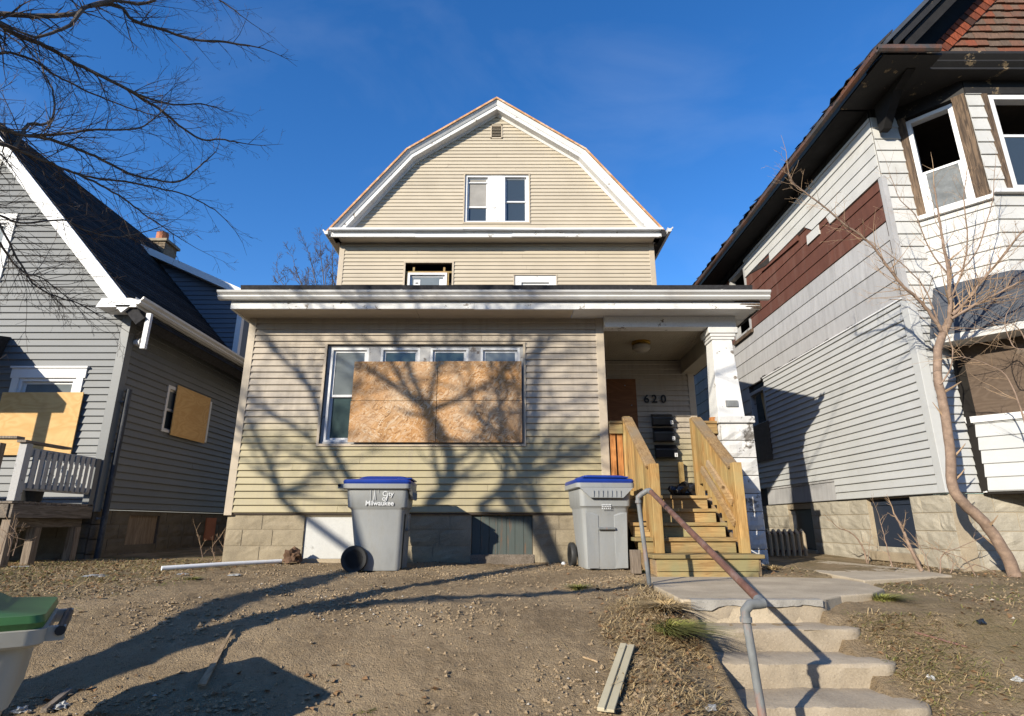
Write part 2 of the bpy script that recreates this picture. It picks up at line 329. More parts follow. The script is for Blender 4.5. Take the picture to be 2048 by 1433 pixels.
M['galv'] = simple('galvanised_pipe', (0.17, 0.178, 0.18), 0.6, 0.3, 14, 0.3, 0.2, 0.0, dirt=(0.25, 0.12, 0.08), dirt_scale=6, stretch=(1, 1, 0.4), dlo=0.57, dhi=0.7)
M['rustpipe'] = simple('rusty_pipe', (0.15, 0.075, 0.055), 0.55, 0.3, 10, 0.4, 0.2, dirt=(0.25, 0.19, 0.17), dirt_scale=7)
M['concrete'] = concrete('old_concrete', (0.335, 0.28, 0.21), (0.22, 0.175, 0.125))
M['concretetop'] = concrete('worn_concrete_slab', (0.42, 0.35, 0.255), (0.30, 0.245, 0.175), 0.4)
M['patch'] = concrete('grey_cement_patch', (0.30, 0.285, 0.26), (0.22, 0.2, 0.18), 0.4)
M['asphalt'] = concrete('asphalt', (0.055, 0.055, 0.055), (0.04, 0.04, 0.04), 0.4)
M['dirt'] = dirt_mat('bare_dirt')
M['bark'] = simple('grey_bark', (0.125, 0.105, 0.088), 0.9, 0.3, 12, 0.1, 0.6, per_obj=0)
M['twig'] = simple('twig_bark', (0.105, 0.082, 0.068), 0.9, 0.3, 5, 0.1, 0, per_obj=0)
M['barkpink'] = simple('pale_pinkish_bark', (0.28, 0.20, 0.15), 0.9, 0.35, 14, 0.1, 0.7, dirt=(0.15, 0.105, 0.08), dirt_scale=9, per_obj=0, dlo=0.45, dhi=0.7)
M['twigtan'] = simple('tan_twig_bark', (0.34, 0.235, 0.15), 0.85, 0.25, 5, 0.1, 0, per_obj=0)
M['cream'] = simple('cream_vinyl_trim', (0.42, 0.375, 0.26), 0.6, 0.15, 6, dirt=(0.28, 0.23, 0.15))
M['stumpwood'] = simple('rotten_stump', (0.13, 0.075, 0.045), 0.9, 0.4, 20, bump=0.6)
M['straw'] = simple('dry_straw', (0.43, 0.315, 0.165), 0.85, 0.3, 9, 0.1, 0, per_obj=0)
M['grass'] = simple('winter_grass', (0.21, 0.215, 0.058), 0.8, 0.35, 7, 0.15, 0, dirt=(0.33, 0.25, 0.11), dirt_scale=5, per_obj=0)
M['leaf'] = simple('dead_leaf', (0.21, 0.125, 0.065), 0.85, 0.4, 14, 0.1, 0, per_obj=0)
M['clod'] = simple('soil_clod', (0.295, 0.218, 0.135), 0.95, 0.3, 5, 0.1, 0.4, per_obj=0)
M['pebble'] = simple('pale_pebble', (0.42, 0.38, 0.32), 0.8, 0.3, 30, 0.2, 0, per_obj=0)
M['plastic'] = simple('crumpled_clear_plastic', (0.40, 0.40, 0.39), 0.3, 0.2, 20, 0.5, per_obj=0)
M['blackbag'] = simple('black_bag_plastic', (0.012, 0.012, 0.013), 0.25, 0.2, 8, 0.5, 0.3, per_obj=0)
M['flue'] = simple('orange_flue_tile', (0.40, 0.15, 0.075), 0.8, 0.15, 6)
M['brick'] = simple('chimney_brick', (0.22, 0.17, 0.115), 0.9, 0.3, 12)
M['paintgreen'] = peeling('peeling_teal_boards', (0.065, 0.08, 0.075), (0.19, 0.105, 0.06), 0.56, 6.0, 0.10, 0.8, (3.2, 1, 0.25), (0.10, 0.075, 0.05))
M['painted_panel'] = peeling('white_painted_panel', (0.50, 0.50, 0.48), (0.30, 0.28, 0.25), 0.62, 3.0, 0.05, grime=(0.33, 0.32, 0.30), glo=0.4)
M['navy'] = peeling('navy_painted_panel', (0.022, 0.030, 0.048), (0.21, 0.20, 0.18), 0.69, 5.0, 0.03, 0.45, (1, 1, 2.0), (0.03, 0.04, 0.055))
M['sill'] = concrete('limestone_sill', (0.33, 0.27, 0.19), (0.25, 0.2, 0.14), 0.3)
M['darkpipe'] = peeling('dark_pipe', (0.03, 0.034, 0.042), (0.22, 0.22, 0.23), 0.66, 6.0, 0.05)

# ------------------------------------------------------------------ mesh helpers
class MB:
    def __init__(s): s.v = []; s.f = []
    def add(s, vs, fs):
        o = len(s.v); s.v += [tuple(v) for v in vs]; s.f += [tuple(i + o for i in f) for f in fs]; return s
    def box(s, x0, x1, y0, y1, z0, z1):
        return s.add([(x0, y0, z0), (x1, y0, z0), (x1, y1, z0), (x0, y1, z0), (x0, y0, z1), (x1, y0, z1), (x1, y1, z1), (x0, y1, z1)],
                     [(0, 3, 2, 1), (4, 5, 6, 7), (0, 1, 5, 4), (1, 2, 6, 5), (2, 3, 7, 6), (3, 0, 4, 7)])
    def hexa(s, p):                               # 8 corners: bottom 4, top 4
        return s.add(p, [(0, 3, 2, 1), (4, 5, 6, 7), (0, 1, 5, 4), (1, 2, 6, 5), (2, 3, 7, 6), (3, 0, 4, 7)])
    def beam(s, a, b, w, h, up=(0, 0, 1), ext=0.0):   # bar of section w x h from a to b
        a, b = Vector(a), Vector(b); d = (b - a).normalized(); a = a - d * ext; b = b + d * ext
        u = Vector(up); r = d.cross(u)
        if r.length < 1e-4: r = d.cross(Vector((1, 0, 0)))
        r.normalize(); u = r.cross(d).normalized()
        q = lambda p, i, j: p + r * (i * w / 2) + u * (j * h / 2)
        return s.hexa([q(a, -1, -1), q(a, 1, -1), q(b, 1, -1), q(b, -1, -1), q(a, -1, 1), q(a, 1, 1), q(b, 1, 1), q(b, -1, 1)])
    def prism(s, poly, axis, a, b):               # poly of 2-D points extruded along axis 'x' | 'y' | 'z'
        f = {'x': lambda p, t: (t, p[0], p[1]), 'y': lambda p, t: (p[0], t, p[1]), 'z': lambda p, t: (p[0], p[1], t)}[axis]
        n = len(poly)
        return s.add([f(p, a) for p in poly] + [f(p, b) for p in poly],
                     [tuple(range(n))[::-1], tuple(range(n, 2 * n))] + [(i, (i + 1) % n, n + (i + 1) % n, n + i) for i in range(n)])
    def tube(s, pts, rad, sides=8, cap=True):
        pts = [Vector(p) for p in pts]; n = len(pts)
        if not isinstance(rad, (list, tuple)): rad = [rad] * n
        vs = []; t0 = (pts[1] - pts[0]).normalized()
        ref = Vector((0, 0, 1)) if abs(t0.z) < 0.9 else Vector((1, 0, 0))
        nrm = t0.cross(ref).normalized()
        for i in range(n):
            t = (pts[min(i + 1, n - 1)] - pts[max(i - 1, 0)])
            t = t.normalized() if t.length > 1e-9 else t0
            nrm = (nrm - t * nrm.dot(t)); nrm = nrm.normalized() if nrm.length > 1e-6 else t.orthogonal().normalized()
            bn = t.cross(nrm)
            for k in range(sides):
                a = 2 * math.pi * k / sides
                vs.append(pts[i] + (nrm * math.cos(a) + bn * math.sin(a)) * rad[i])
        fs = [(i * sides + k, i * sides + (k + 1) % sides, (i + 1) * sides + (k + 1) % sides, (i + 1) * sides + k) for i in range(n - 1) for k in range(sides)]
        if cap: fs += [tuple(range(sides))[::-1], tuple((n - 1) * sides + k for k in range(sides))]
        return s.add(vs, fs)
    def lathe(s, prof, c, seg=16, axis='z'):
        n = len(prof); vs = []
        for r, h in prof:
            for k in range(seg):
                a = 2 * math.pi * k / seg
                p = (r * math.cos(a), r * math.sin(a), h)
                if axis == 'y': p = (p[0], p[2], p[1])
                if axis == 'x': p = (p[2], p[0], p[1])
                vs.append((c[0] + p[0], c[1] + p[1], c[2] + p[2]))
        fs = [(i * seg + k, i * seg + (k + 1) % seg, (i + 1) * seg + (k + 1) % seg, (i + 1) * seg + k) for i in range(n - 1) for k in range(seg)]
        fs += [tuple(range(seg))[::-1], tuple((n - 1) * seg + k for k in range(seg))]
        return s.add(vs, fs)
    def loft(s, rings, closed=True, cap=True):
        n = len(rings[0]); vs = [p for r in rings for p in r]
        m = n if closed else n - 1
        fs = [(i * n + k, i * n + (k + 1) % n, (i + 1) * n + (k + 1) % n, (i + 1) * n + k) for i in range(len(rings) - 1) for k in range(m)]
        if cap and closed: fs += [tuple(range(n))[::-1], tuple((len(rings) - 1) * n + k for k in range(n))]
        return s.add(vs, fs)
    def build(s, name, mat, parent=None, smooth=False, bevel=0.0, loc=None, rotz=0.0):
        me = bpy.data.meshes.new(name); me.from_pydata(s.v, [], s.f)
        bm = bmesh.new(); bm.from_mesh(me); bmesh.ops.recalc_face_normals(bm, faces=bm.faces); bm.to_mesh(me); bm.free()
        me.materials.append(M[mat] if isinstance(mat, str) else mat)
        if smooth: me.polygons.foreach_set('use_smooth', [True] * len(me.polygons))
        o = bpy.data.objects.new(name, me); COL.objects.link(o)
        if parent: o.parent = parent
        if loc is not None: o.location = loc
        if rotz: o.rotation_euler.z = rotz
        if bevel:
            b = o.modifiers.new('bevel', 'BEVEL'); b.width = bevel; b.segments = 2; b.limit_method = 'ANGLE'; b.angle_limit = R(35)
        if smooth:
            try: me.set_sharp_from_angle(angle=R(40))
            except Exception: pass
        return o

def tag(o, label, cat, group=None, kind=None):
    if label: o['label'] = label
    if cat: o['category'] = cat
    if group: o['group'] = group
    if kind: o['kind'] = kind
    return o
def thing(name, label, cat, loc=(0, 0, 0), group=None):
    o = bpy.data.objects.new(name, None); COL.objects.link(o); o.location = loc; o.empty_display_size = 0.2
    return tag(o, label, cat, group)
def box(name, mat, parent, x0, x1, y0, y1, z0, z1, bevel=0.0):
    return MB().box(x0, x1, y0, y1, z0, z1).build(name, mat, parent, bevel=bevel)
def text_mesh(name, body, size, mat, parent, mtx, extrude=0.002, bold=0.0, align='CENTER'):
    cu = bpy.data.curves.new(name, 'FONT'); cu.body = body; cu.size = size; cu.extrude = extrude; cu.offset = bold; cu.align_x = align
    t = bpy.data.objects.new('tmp_text', cu); COL.objects.link(t)
    me = bpy.data.meshes.new_from_object(t); bpy.data.objects.remove(t); bpy.data.curves.remove(cu)
    me.transform(mtx); me.materials.clear(); me.materials.append(M[mat]); me.name = name
    o = bpy.data.objects.new(name, me); COL.objects.link(o); o.parent = parent
    return o
FRONT = Matrix.Rotation(R(90), 4, 'X')         # text standing upright, read from -Y

# a wall plane: O + S*s + Nn*n, courses of lapped boards, openings (s0, s1, z0, z1) cut out
def courses(house, wname, O, S, Nn, z0, z1, row, sl, sr, mat, openings=(), lip=0.019, thick=0.10, wallmat='sheath', seam=None, bname='siding_board', warp=0.0032, zlow=None, wall=None, gap=0.0, only=None):
    O, S, Nn = Vector(O), Vector(S), Vector(Nn)
    slf = sl if callable(sl) else (lambda z: sl); srf = sr if callable(sr) else (lambda z: sr)
    pt = lambda s, n, z: O + S * s + Nn * n + Vector((0, 0, z))
    pieces = []
    nrow = int(math.ceil((z1 - z0) / row - 1e-6))
    for i in range(nrow):
        za = z0 + i * row; zb = min(za + row, z1)
        cuts = sorted({za, zb} | {o[2] for o in openings if za < o[2] < zb} | {o[3] for o in openings if za < o[3] < zb})
        for p, q in zip(cuts[:-1], cuts[1:]):
            if q - p < 1e-4: continue
            mid = (p + q) / 2
            free = [('L', 'R')]
            for o in sorted(openings):
                if o[2] < mid < o[3]:
                    nf = []
                    for a, b in free:
                        av = slf(mid) if a == 'L' else a; bv = srf(mid) if b == 'R' else b
                        if o[1] <= av or o[0] >= bv: nf.append((a, b)); continue
                        if o[0] > av + 0.01: nf.append((a, o[0]))
                        if o[1] < bv - 0.01: nf.append((o[1], b))
                    free = nf
            for a, b in free:
                a0, a1 = (slf(p), slf(q)) if a == 'L' else (a, a)
                b0, b1 = (srf(p), srf(q)) if b == 'R' else (b, b)
                if max(b0 - a0, b1 - a1) < 0.015: continue
                if b0 < a0: a0 = b0 = (a0 + b0) / 2
                if b1 < a1: a1 = b1 = (a1 + b1) / 2
                pieces.append((za, p, q, a0, b0, a1, b1))
    if wall is None:
        wb = MB()
        for za, p, q, a0, b0, a1, b1 in pieces:
            wb.hexa([pt(a0, 0, p), pt(b0, 0, p), pt(b0, -thick, p), pt(a0, -thick, p), pt(a1, 0, q), pt(b1, 0, q), pt(b1, -thick, q), pt(a1, -thick, q)])
        wall = wb.build(wname, wallmat, house)
    for za, p, q, a0, b0, a1, b1 in pieces:
        L = max(b0 - a0, b1 - a1); spl = []
        if seam and L > seam * 1.05:
            n = int(L / seam) + (1 if rng.random() < 0.5 else 0); n = max(1, min(n, 3))
            spl = sorted(min(0.95, max(0.05, (k + U(0.25, 0.75)) / n)) for k in range(n) if rng.random() < 0.8)
        fr = [0.0] + spl + [1.0]
        for f0, f1 in zip(fr[:-1], fr[1:]):
            if f1 - f0 < 0.01: continue
            A0 = a0 + (b0 - a0) * f0; B0 = a0 + (b0 - a0) * f1; A1 = a1 + (b1 - a1) * f0; B1 = a1 + (b1 - a1) * f1
            if f0 > 0: A0 += 0.003; A1 += 0.003
            if gap and L > 0.1: A0 += gap; A1 += gap
            nseg = max(1, min(6, int((B0 - A0) / 1.1)))
            dn = U(0, 0.0025) if spl else 0
            rings = []
            for k in range(nseg + 1):
                g = k / nseg; s0_ = A0 + (B0 - A0) * g; s1_ = A1 + (B1 - A1) * g
                e = warp * U(-1, 1) if 0 < k < nseg else 0
                e2 = warp * U(-1, 1)
                fb = lip * (1 - (p - za) / row) + 0.002; ft = lip * (1 - (q - za) / row) + 0.002
                hb_ = 0.010 if p == za else 0.0; rings.append([pt(s0_, 0.0005, p + 0.0008), pt(s0_, 0.001, p + hb_), pt(s0_, fb * 0.9 + dn + e, p + hb_ + e2 * 0.8), pt(s0_, fb + dn + e, p + hb_ + 0.006 + e2 * 0.8), pt(s1_, ft + dn + e * 0.3, q - 0.0005), pt(s1_, 0.0005, q - 0.0005)])
            mb = MB().loft(rings)
            mb.build(bname, mat, wall)
    return wall

def blocks(parent, name, O, S, Nn, z0, z1, s0, s1, rowh, lens, mat, mmat, openings=(), proud=0.028, depth=0.2, rough=1.0):
    O, S, Nn = Vector(O), Vector(S), Vector(Nn)
    pt = lambda s, n, z: O + S * s + Nn * n + Vector((0, 0, z))
    w = MB()
    segs = []
    edges = sorted({z0, z1} | {e for o in openings for e in o[2:4] if z0 < e < z1})
    for p, q in zip(edges[:-1], edges[1:]):
        m = (p + q) / 2; cur = s0
        for o in sorted(openings):
            if o[2] < m < o[3]:
                if o[0] > cur: segs.append((cur, o[0], p, q))
                cur = max(cur, o[1])
        if cur < s1: segs.append((cur, s1, p, q))
    for a, b, p, q in segs:
        w.hexa([pt(a, 0, p), pt(b, 0, p), pt(b, -depth, p), pt(a, -depth, p), pt(a, 0, q), pt(b, 0, q), pt(b, -depth, q), pt(a, -depth, q)])
    base = w.build(name, mmat, parent)
    i = 0; z = z1
    while z > z0 + 0.03:
        za = max(z0, z - rowh); off = U(0, lens)
        cuts = [s0]; c = s0 + (lens * (0.45 if i % 2 else 0.95))
        while c < s1 - 0.12: cuts.append(c); c += lens * U(0.75, 1.2)
        cuts.append(s1)
        for o in openings:
            if o[2] < (za + z) / 2 < o[3]: cuts = [c for c in cuts if c <= o[0] - 0.1 or c >= o[1] + 0.1] + [o[0], o[1]]
        cuts = sorted(set(cuts))
        for a, b in zip(cuts[:-1], cuts[1:]):
            if b - a < 0.04: continue
            if any(o[0] - 1e-4 <= a and b <= o[1] + 1e-4 and o[2] < (za + z) / 2 < o[3] for o in openings): continue
            g = 0.006; A, B, C, D = a + g, b - g, za + g, z - g
            if D - C < 0.03: continue
            nx, nz_ = 5, 4; vs = []; sd = U(0, 99)
            for jz in range(nz_ + 1):
                for jx in range(nx + 1):
                    s_ = A + (B - A) * jx / nx; z_ = C + (D - C) * jz / nz_
                    ed = jx in (0, nx) or jz in (0, nz_)
                    h = 0.007 if ed else proud * (0.55 + rough * 0.75 * noise.noise(Vector((s_ * 6 + sd, z_ * 9, sd))) + rough * 0.35 * noise.noise(Vector((s_ * 17, z_ * 21 + sd, 3))))
                    vs.append(pt(s_, max(0.004, h), z_))
            fs = [(jz * (nx + 1) + jx, jz * (nx + 1) + jx + 1, (jz + 1) * (nx + 1) + jx + 1, (jz + 1) * (nx + 1) + jx) for jz in range(nz_) for jx in range(nx)]
            mb = MB().add(vs, fs)
            rim = [(A, C), (B, C), (B, D), (A, D)]
            mb.add([pt(s_, 0.007, z_) for s_, z_ in rim] + [pt(s_, -0.01, z_) for s_, z_ in rim], [(k, (k + 1) % 4, 4 + (k + 1) % 4, 4 + k) for k in range(4)])
            mb.build('block', mat, base)
        z = za; i += 1
    return base

# window set in a wall plane; frame is the window object, sashes and panes are its parts
def window(parent, O, S, Nn, s0, s1, z0, z1, fw=0.05, mat='vinylwhite', rail=0.5, glass=('glass', 'glass'), recess=0.05, sash=0.035, name='window', drop=0.0):
    O, S, Nn = Vector(O), Vector(S), Vector(Nn)
    def bx(mb, a, b, c, d, n0, n1):
        pt = lambda s, n, z: O + S * s + Nn * n + Vector((0, 0, z))
        return mb.hexa([pt(a, n1, c), pt(b, n1, c), pt(b, n0, c), pt(a, n0, c), pt(a, n1, d), pt(b, n1, d), pt(b, n0, d), pt(a, n0, d)])
    f = MB()
    bx(f, s0, s0 + fw, z0, z1, -0.11, 0.012 - recess * 0); bx(f, s1 - fw, s1, z0, z1, -0.11, 0.012)
    bx(f, s0 + fw, s1 - fw, z1 - fw, z1, -0.11, 0.012); bx(f, s0 + fw, s1 - fw, z0, z0 + fw * 0.8, -0.11, 0.016)
    w = f.build(name, mat, parent)
    a, b, c, d = s0 + fw, s1 - fw, z0 + fw * 0.8, z1 - fw
    zm = c + (d - c) * rail
    for k, (p, q, n) in enumerate(((c, zm + sash * 0.4, -recess - 0.022), (zm - sash * 0.4, d - drop, -recess))):
        if q - p < 0.05: continue
        if not glass[k]: continue
        m = MB(); sa = sash
        bx(m, a, a + sa, p, q, n - 0.02, n); bx(m, b - sa, b, p, q, n - 0.02, n)
        bx(m, a + sa, b - sa, p, p + sa, n - 0.02, n); bx(m, a + sa, b - sa, q - sa, q, n - 0.02, n)
        so = m.build('sash', mat, w)
        if glass[k]:
            g = MB(); bx(g, a + sa, b - sa, p + sa, q - sa, n - 0.014, n - 0.009); g.build('pane', glass[k], w)
    return w

def mitre(poly, d):                            # offset an open 2-D polyline to its right-hand side by d
    out = []
    n = len(poly)
    nr = []
    for i in range(n - 1):
        dx, dz = poly[i + 1][0] - poly[i][0], poly[i + 1][1] - poly[i][1]; l = math.hypot(dx, dz)
        nr.append((dz / l, -dx / l))
    for i in range(n):
        a = nr[max(0, i - 1)]; b = nr[min(n - 2, i)]
        k = 1 + a[0] * b[0] + a[1] * b[1]
        out.append((poly[i][0] + d * (a[0] + b[0]) / k, poly[i][1] + d * (a[1] + b[1]) / k))
    return out

# ------------------------------------------------------------------ ground, paving
PROF = [(-50, -0.03), (2.44, -0.03), (2.5, 0.03), (2.75, 0.17), (3.0, 0.33), (3.3, 0.52), (3.7, 0.66), (4.0, 0.745), (4.4, 0.835), (4.85, 0.895), (5.5, 0.925), (6.5, 0.948), (7.5, 0.965), (9, 0.985), (14, 1.05), (30, 1.1), (900, 1.1)]
def prof(y):
    for (a, p), (b, q) in zip(PROF[:-1], PROF[1:]):
        if y <= b:
            t = (y - a) / (b - a); return p + (q - p) * t
    return PROF[-1][1]
STEPS = [(4.60, 0.946), (4.39, 0.785), (4.08, 0.63), (3.72, 0.478), (3.38, 0.325), (3.04, 0.165)]   # nosing y, tread z
SX0, SX1 = 1.30, 2.35
def sstep(a, b, x):
    t = min(1, max(0, (x - a) / (b - a))); return t * t * (3 - 2 * t)
def gbase(x, y):
    z = (prof(y - 0.06) + prof(y) + prof(y + 0.06)) / 3
    z += 0.03 * sstep(3.5, 6.5, x) * sstep(3.5, 5, y) * -1.0
    if y > 2.44: z += 0.025 * noise.noise(Vector((x * 0.9, y * 0.9, 1.3))) * sstep(2.44, 3.2, y)
    if y < 3.35 and x < -1.9: z = min(z, max(-0.02, z - 0.55 * sstep(-1.9, -2.3, x)))      # level spot the green-lidded cart stands on
    return z
def nosing(y):
    pts = [(-9, -0.3), (2.7, 0.0)] + STEPS[::-1] + [(4.9, 0.95), (99, 9)]
    for (a, p), (b, q) in zip(pts[:-1], pts[1:]):
        if y <= b: return p + (q - p) * (y - a) / (b - a)
    return 9
def gz(x, y):
    z = gbase(x, y)
    if 2.46 < y < 9 and -10 < x < 9:
        k = 0.4 + 0.6 * sstep(-4.4, -3.0, x) * (1 - 0.6 * sstep(2.3, 3.0, x))
        z += k * (0.014 * noise.noise(Vector((x * 4, y * 4, 7))) + 0.013 * noise.noise(Vector((x * 11, y * 11, 2))) + 0.014 * noise.noise(Vector((x * 27, y * 27, 5))))
        c = noise.noise(Vector((x * 3.1, y * 5.5, 11)))
        if abs(c) < 0.03: z -= 0.006 * k
    if y < 4.75:                                   # the bank runs down beside the flight
        k = sstep(SX0 - 0.45, SX0 - 0.02, x) * (1 - sstep(SX1 + 0.7, SX1 + 3.0, x))
        line = nosing(y)
        z = z + (min(z, line - (0.075 if x > 1.8 else -0.03)) - z) * k
    if SX0 + 0.06 < x < SX1 - 0.06 and y < 6.4:
        top = -0.3
        for yn, zt in STEPS:
            if y >= yn - 0.12: top = zt; break
        z = min(z, top - 0.16)
    elif SX0 - 0.05 < x < 3.55 and 4.58 < y < 6.62: z = min(z, 0.905)
    return z
def lines(a, b, st, lo, hi):
    L = []; x = a
    while x < b: L.append(x); x += st
    L.append(b); d = st
    while L[-1] < hi: d *= 1.35; L.append(min(hi, L[-1] + d))
    d = st
    while L[0] > lo: d *= 1.35; L.insert(0, max(lo, L[0] - d))
    return L
GX = lines(-8.6, 7.2, 0.034, -700, 700); GY = lines(2.46, 8.7, 0.034, -700, 900)
gv = [(x, y, gz(x, y)) for y in GY for x in GX]; nx_ = len(GX)
gf = [(j * nx_ + i, j * nx_ + i + 1, (j + 1) * nx_ + i + 1, (j + 1) * nx_ + i) for j in range(len(GY) - 1) for i in range(nx_ - 1)]
gme = bpy.data.meshes.new('ground'); gme.from_pydata(gv, [], gf); gme.materials.append(M['dirt'])
gme.polygons.foreach_set('use_smooth', [True] * len(gme.polygons))
ground = bpy.data.objects.new('ground', gme); COL.objects.link(ground); tag(ground, 'bare brown dirt yard sloping down to the sidewalk', None, kind='structure')

sw = bpy.data.objects.new('sidewalk', None); COL.objects.link(sw)
sw = box('sidewalk', 'mortar', None, -40, 40, 0.93, 2.42, -0.12, -0.012); tag(sw, None, None, kind='structure')
for k in range(-8, 8): box('paving_slab', 'concretetop', sw, k * 1.5 + 0.006, k * 1.5 + 1.494, 0.935, 2.415, -0.10, 0.0, 0.006)
st_ = box('street', 'asphalt', None, -200, 200, -11.5, -1.35, -0.25, -0.135); tag(st_, None, None, kind='structure')
kb = box('kerb', 'concrete', None, -200, 200, -1.35, -1.18, -0.3, 0.0, 0.02); tag(kb, None, None, kind='structure')
# the ground sheet dips under street level
for v in gme.vertices:
    if v.co.y < -1.3: v.co.z = -0.30

# landing slab and the flight of concrete steps
ld = MB()
def slab(poly, z0, z1):
    return MB().prism(poly, 'z', z0, z1)
walk = slab([(1.27, 4.62), (1.75, 4.60), (2.33, 4.62), (2.60, 4.86), (2.95, 5.02), (3.25, 5.35), (3.40, 5.9), (3.40, 6.30), (2.75, 6.48), (1.45, 6.50), (1.30, 5.6)], 0.70, 0.948)
walk = walk.build('walkway', 'concretetop', None, bevel=0.012); tag(walk, 'pale concrete landing slab between the steps and the porch stairs', None, kind='structure')
slab([(3.43, 5.95), (4.7, 6.5), (4.9, 7.3), (4.6, 9.5), (3.6, 9.5), (3.5, 6.9)], 0.72, 0.962).build('slab', 'concretetop', walk, bevel=0.012)

steps = thing('concrete_steps', 'worn concrete front steps beside the leaning pipe handrail', 'steps', (1.8, 3.7, 0))
def worn_step(x0, x1, y0, y1, z0, z1, mat, nm, seed):
    nxs = 30; rings = []
    sec = [(y0 + 0.02, z0), (y0 + 0.008, z0 + (z1 - z0) * 0.5), (y0, z1 - 0.022), (y0 + 0.004, z1 - 0.006), (y0 + 0.02, z1), (y0 + (y1 - y0) * 0.5, z1 + 0.004), (y1, z1 + 0.006), (y1, z0)]
    for k in range(nxs + 1):
        t = k / nxs; x = x0 + (x1 - x0) * t
        rnd = 0.13 * max(0, t - 0.91) / 0.09; rl = 0.05 * max(0, 0.06 - t) / 0.06
        ring = []
        for j, (y, z) in enumerate(sec):
            e = 0.012 * noise.noise(Vector((x * 5, seed * 3.3, j * 0.7))) + 0.011 * noise.noise(Vector((x * 19, seed, j)))
            fr = 1 if j < 5 else 0.2
            ring.append((x - 1.8, y + (e + rnd * rnd * 5 + rl) * fr - 3.7, z + (e * 0.6 if 1 < j < 7 else 0) - (rnd * 0.08 if 1 < j < 7 else 0)))
        rings.append(ring)
    return MB().loft(rings).build(nm, mat, steps, smooth=True)
for i, (yn, zt) in enumerate(STEPS):
    bz = STEPS[i + 1][1] - 0.05 if i < 5 else -0.2
    sh = 0.045 * i
    worn_step(SX0 - 0.03, (2.40, 2.51, 2.53, 2.47, 2.45, 2.42)[i], yn, (STEPS[i - 1][0] + 0.12 if i else 4.70), bz, zt - (0.003 if i == 0 else 0), 'concrete', 'step', i + 2)
pr1 = []; pr2 = []
for k in range(41):
    x = 1.33 + 0.98 * k / 40 - 1.8; e = 0.05 + 0.045 * noise.noise(Vector((x * 4, 3, 1))) + 0.012 * noise.noise(Vector((x * 17, 1, 5)))
    pr1.append((x, 4.582 - 3.7 + 0.012 * noise.noise(Vector((x * 9, 0, 0))), 0.951)); pr2.append((x, 4.586 - 3.7 + 0.012 * noise.noise(Vector((x * 9, 0, 0))), 0.951 - max(0.006, e)))
pm = MB(); bk = [(p[0], p[1] + 0.08 + 0.04 * noise.noise(Vector((p[0] * 8, 9, 0))), 0.9495) for p in pr1]; bk2 = [(p[0], p[1] + 0.04, p[2]) for p in pr2]
pm.loft([bk, pr1, pr2, bk2], closed=False, cap=False)
pm.build('cement_patch', 'patch', steps, smooth=True)

# ------------------------------------------------------------------ the tan house
house = thing('tan_house', 'tan vinyl sided gambrel house with boarded front windows and open porch', 'house', (-0.3, 8.2, 0.95))
house.location = (0, 0, 0)
FN = ((1, 0, 0), (0, -1, 0))                   # a wall facing the street: s runs along +x
YF, YU, YB = 8.2, 12.0, 10.0
# enclosed porch front wall
WO = (-2.765, 0.165, 2.585, 4.075)
front = courses(house, 'front_wall', (0, YF, 0), *FN, 1.63, 4.50, 0.0957, -3.93, 1.30, 'tan', [WO], seam=3.6)
MB().box(-3.985, -3.875, YF - 0.022, YF + 0.1, 1.60, 4.495).build('corner_board', 'tan_trim', house, bevel=0.004)
MB().box(1.265, 1.385, YF - 0.022, YF + 0.1, 1.63, 4.495).build('corner_board', 'tan_trim', house, bevel=0.004)
fr = MB()                                       # tan trim round the window band
fr.box(WO[0] - 0.035, WO[0], YF - 0.03, YF + 0.02, WO[2] - 0.035, WO[3] + 0.035); fr.box(WO[1], WO[1] + 0.035, YF - 0.03, YF + 0.02, WO[2] - 0.035, WO[3] + 0.035)
fr.box(WO[0], WO[1], YF - 0.03, YF + 0.02, WO[3], WO[3] + 0.035); fr.box(WO[0], WO[1], YF - 0.03, YF + 0.02, WO[2] - 0.035, WO[2])
fr.build('window_trim', 'tan_trim', house)
wins = [(-2.72, -2.15), (-1.97, -1.385), (-1.225, -0.655), (-0.47, 0.115)]
mu = MB(); last = WO[0]
for a, b in wins + [(WO[1], None)]:
    mu.box(last, a, YF + 0.028, YF + 0.09, WO[2], WO[3]); last = b
mu.box(WO[0], WO[1], YF + 0.024, YF + 0.09, 4.035, WO[3]); mu.box(WO[0], WO[1], YF + 0.02, YF + 0.09, WO[2], 2.62)
mu.build('window_mullion', 'oldwhite', house)
for k, (a, b) in enumerate(wins):
    window(house, (0, YF + 0.04, 0), *FN, a, b, 2.62, 4.035, 0.035, 'vinylwhite', 0.48, ('glassgreen', 'glasslight' if k in (0, 3) else 'glassgreen'), 0.02, 0.035)
box('room_back', 'dark', house, -3.8, 1.2, YF + 0.35, YF + 0.4, 1.7, 4.4)
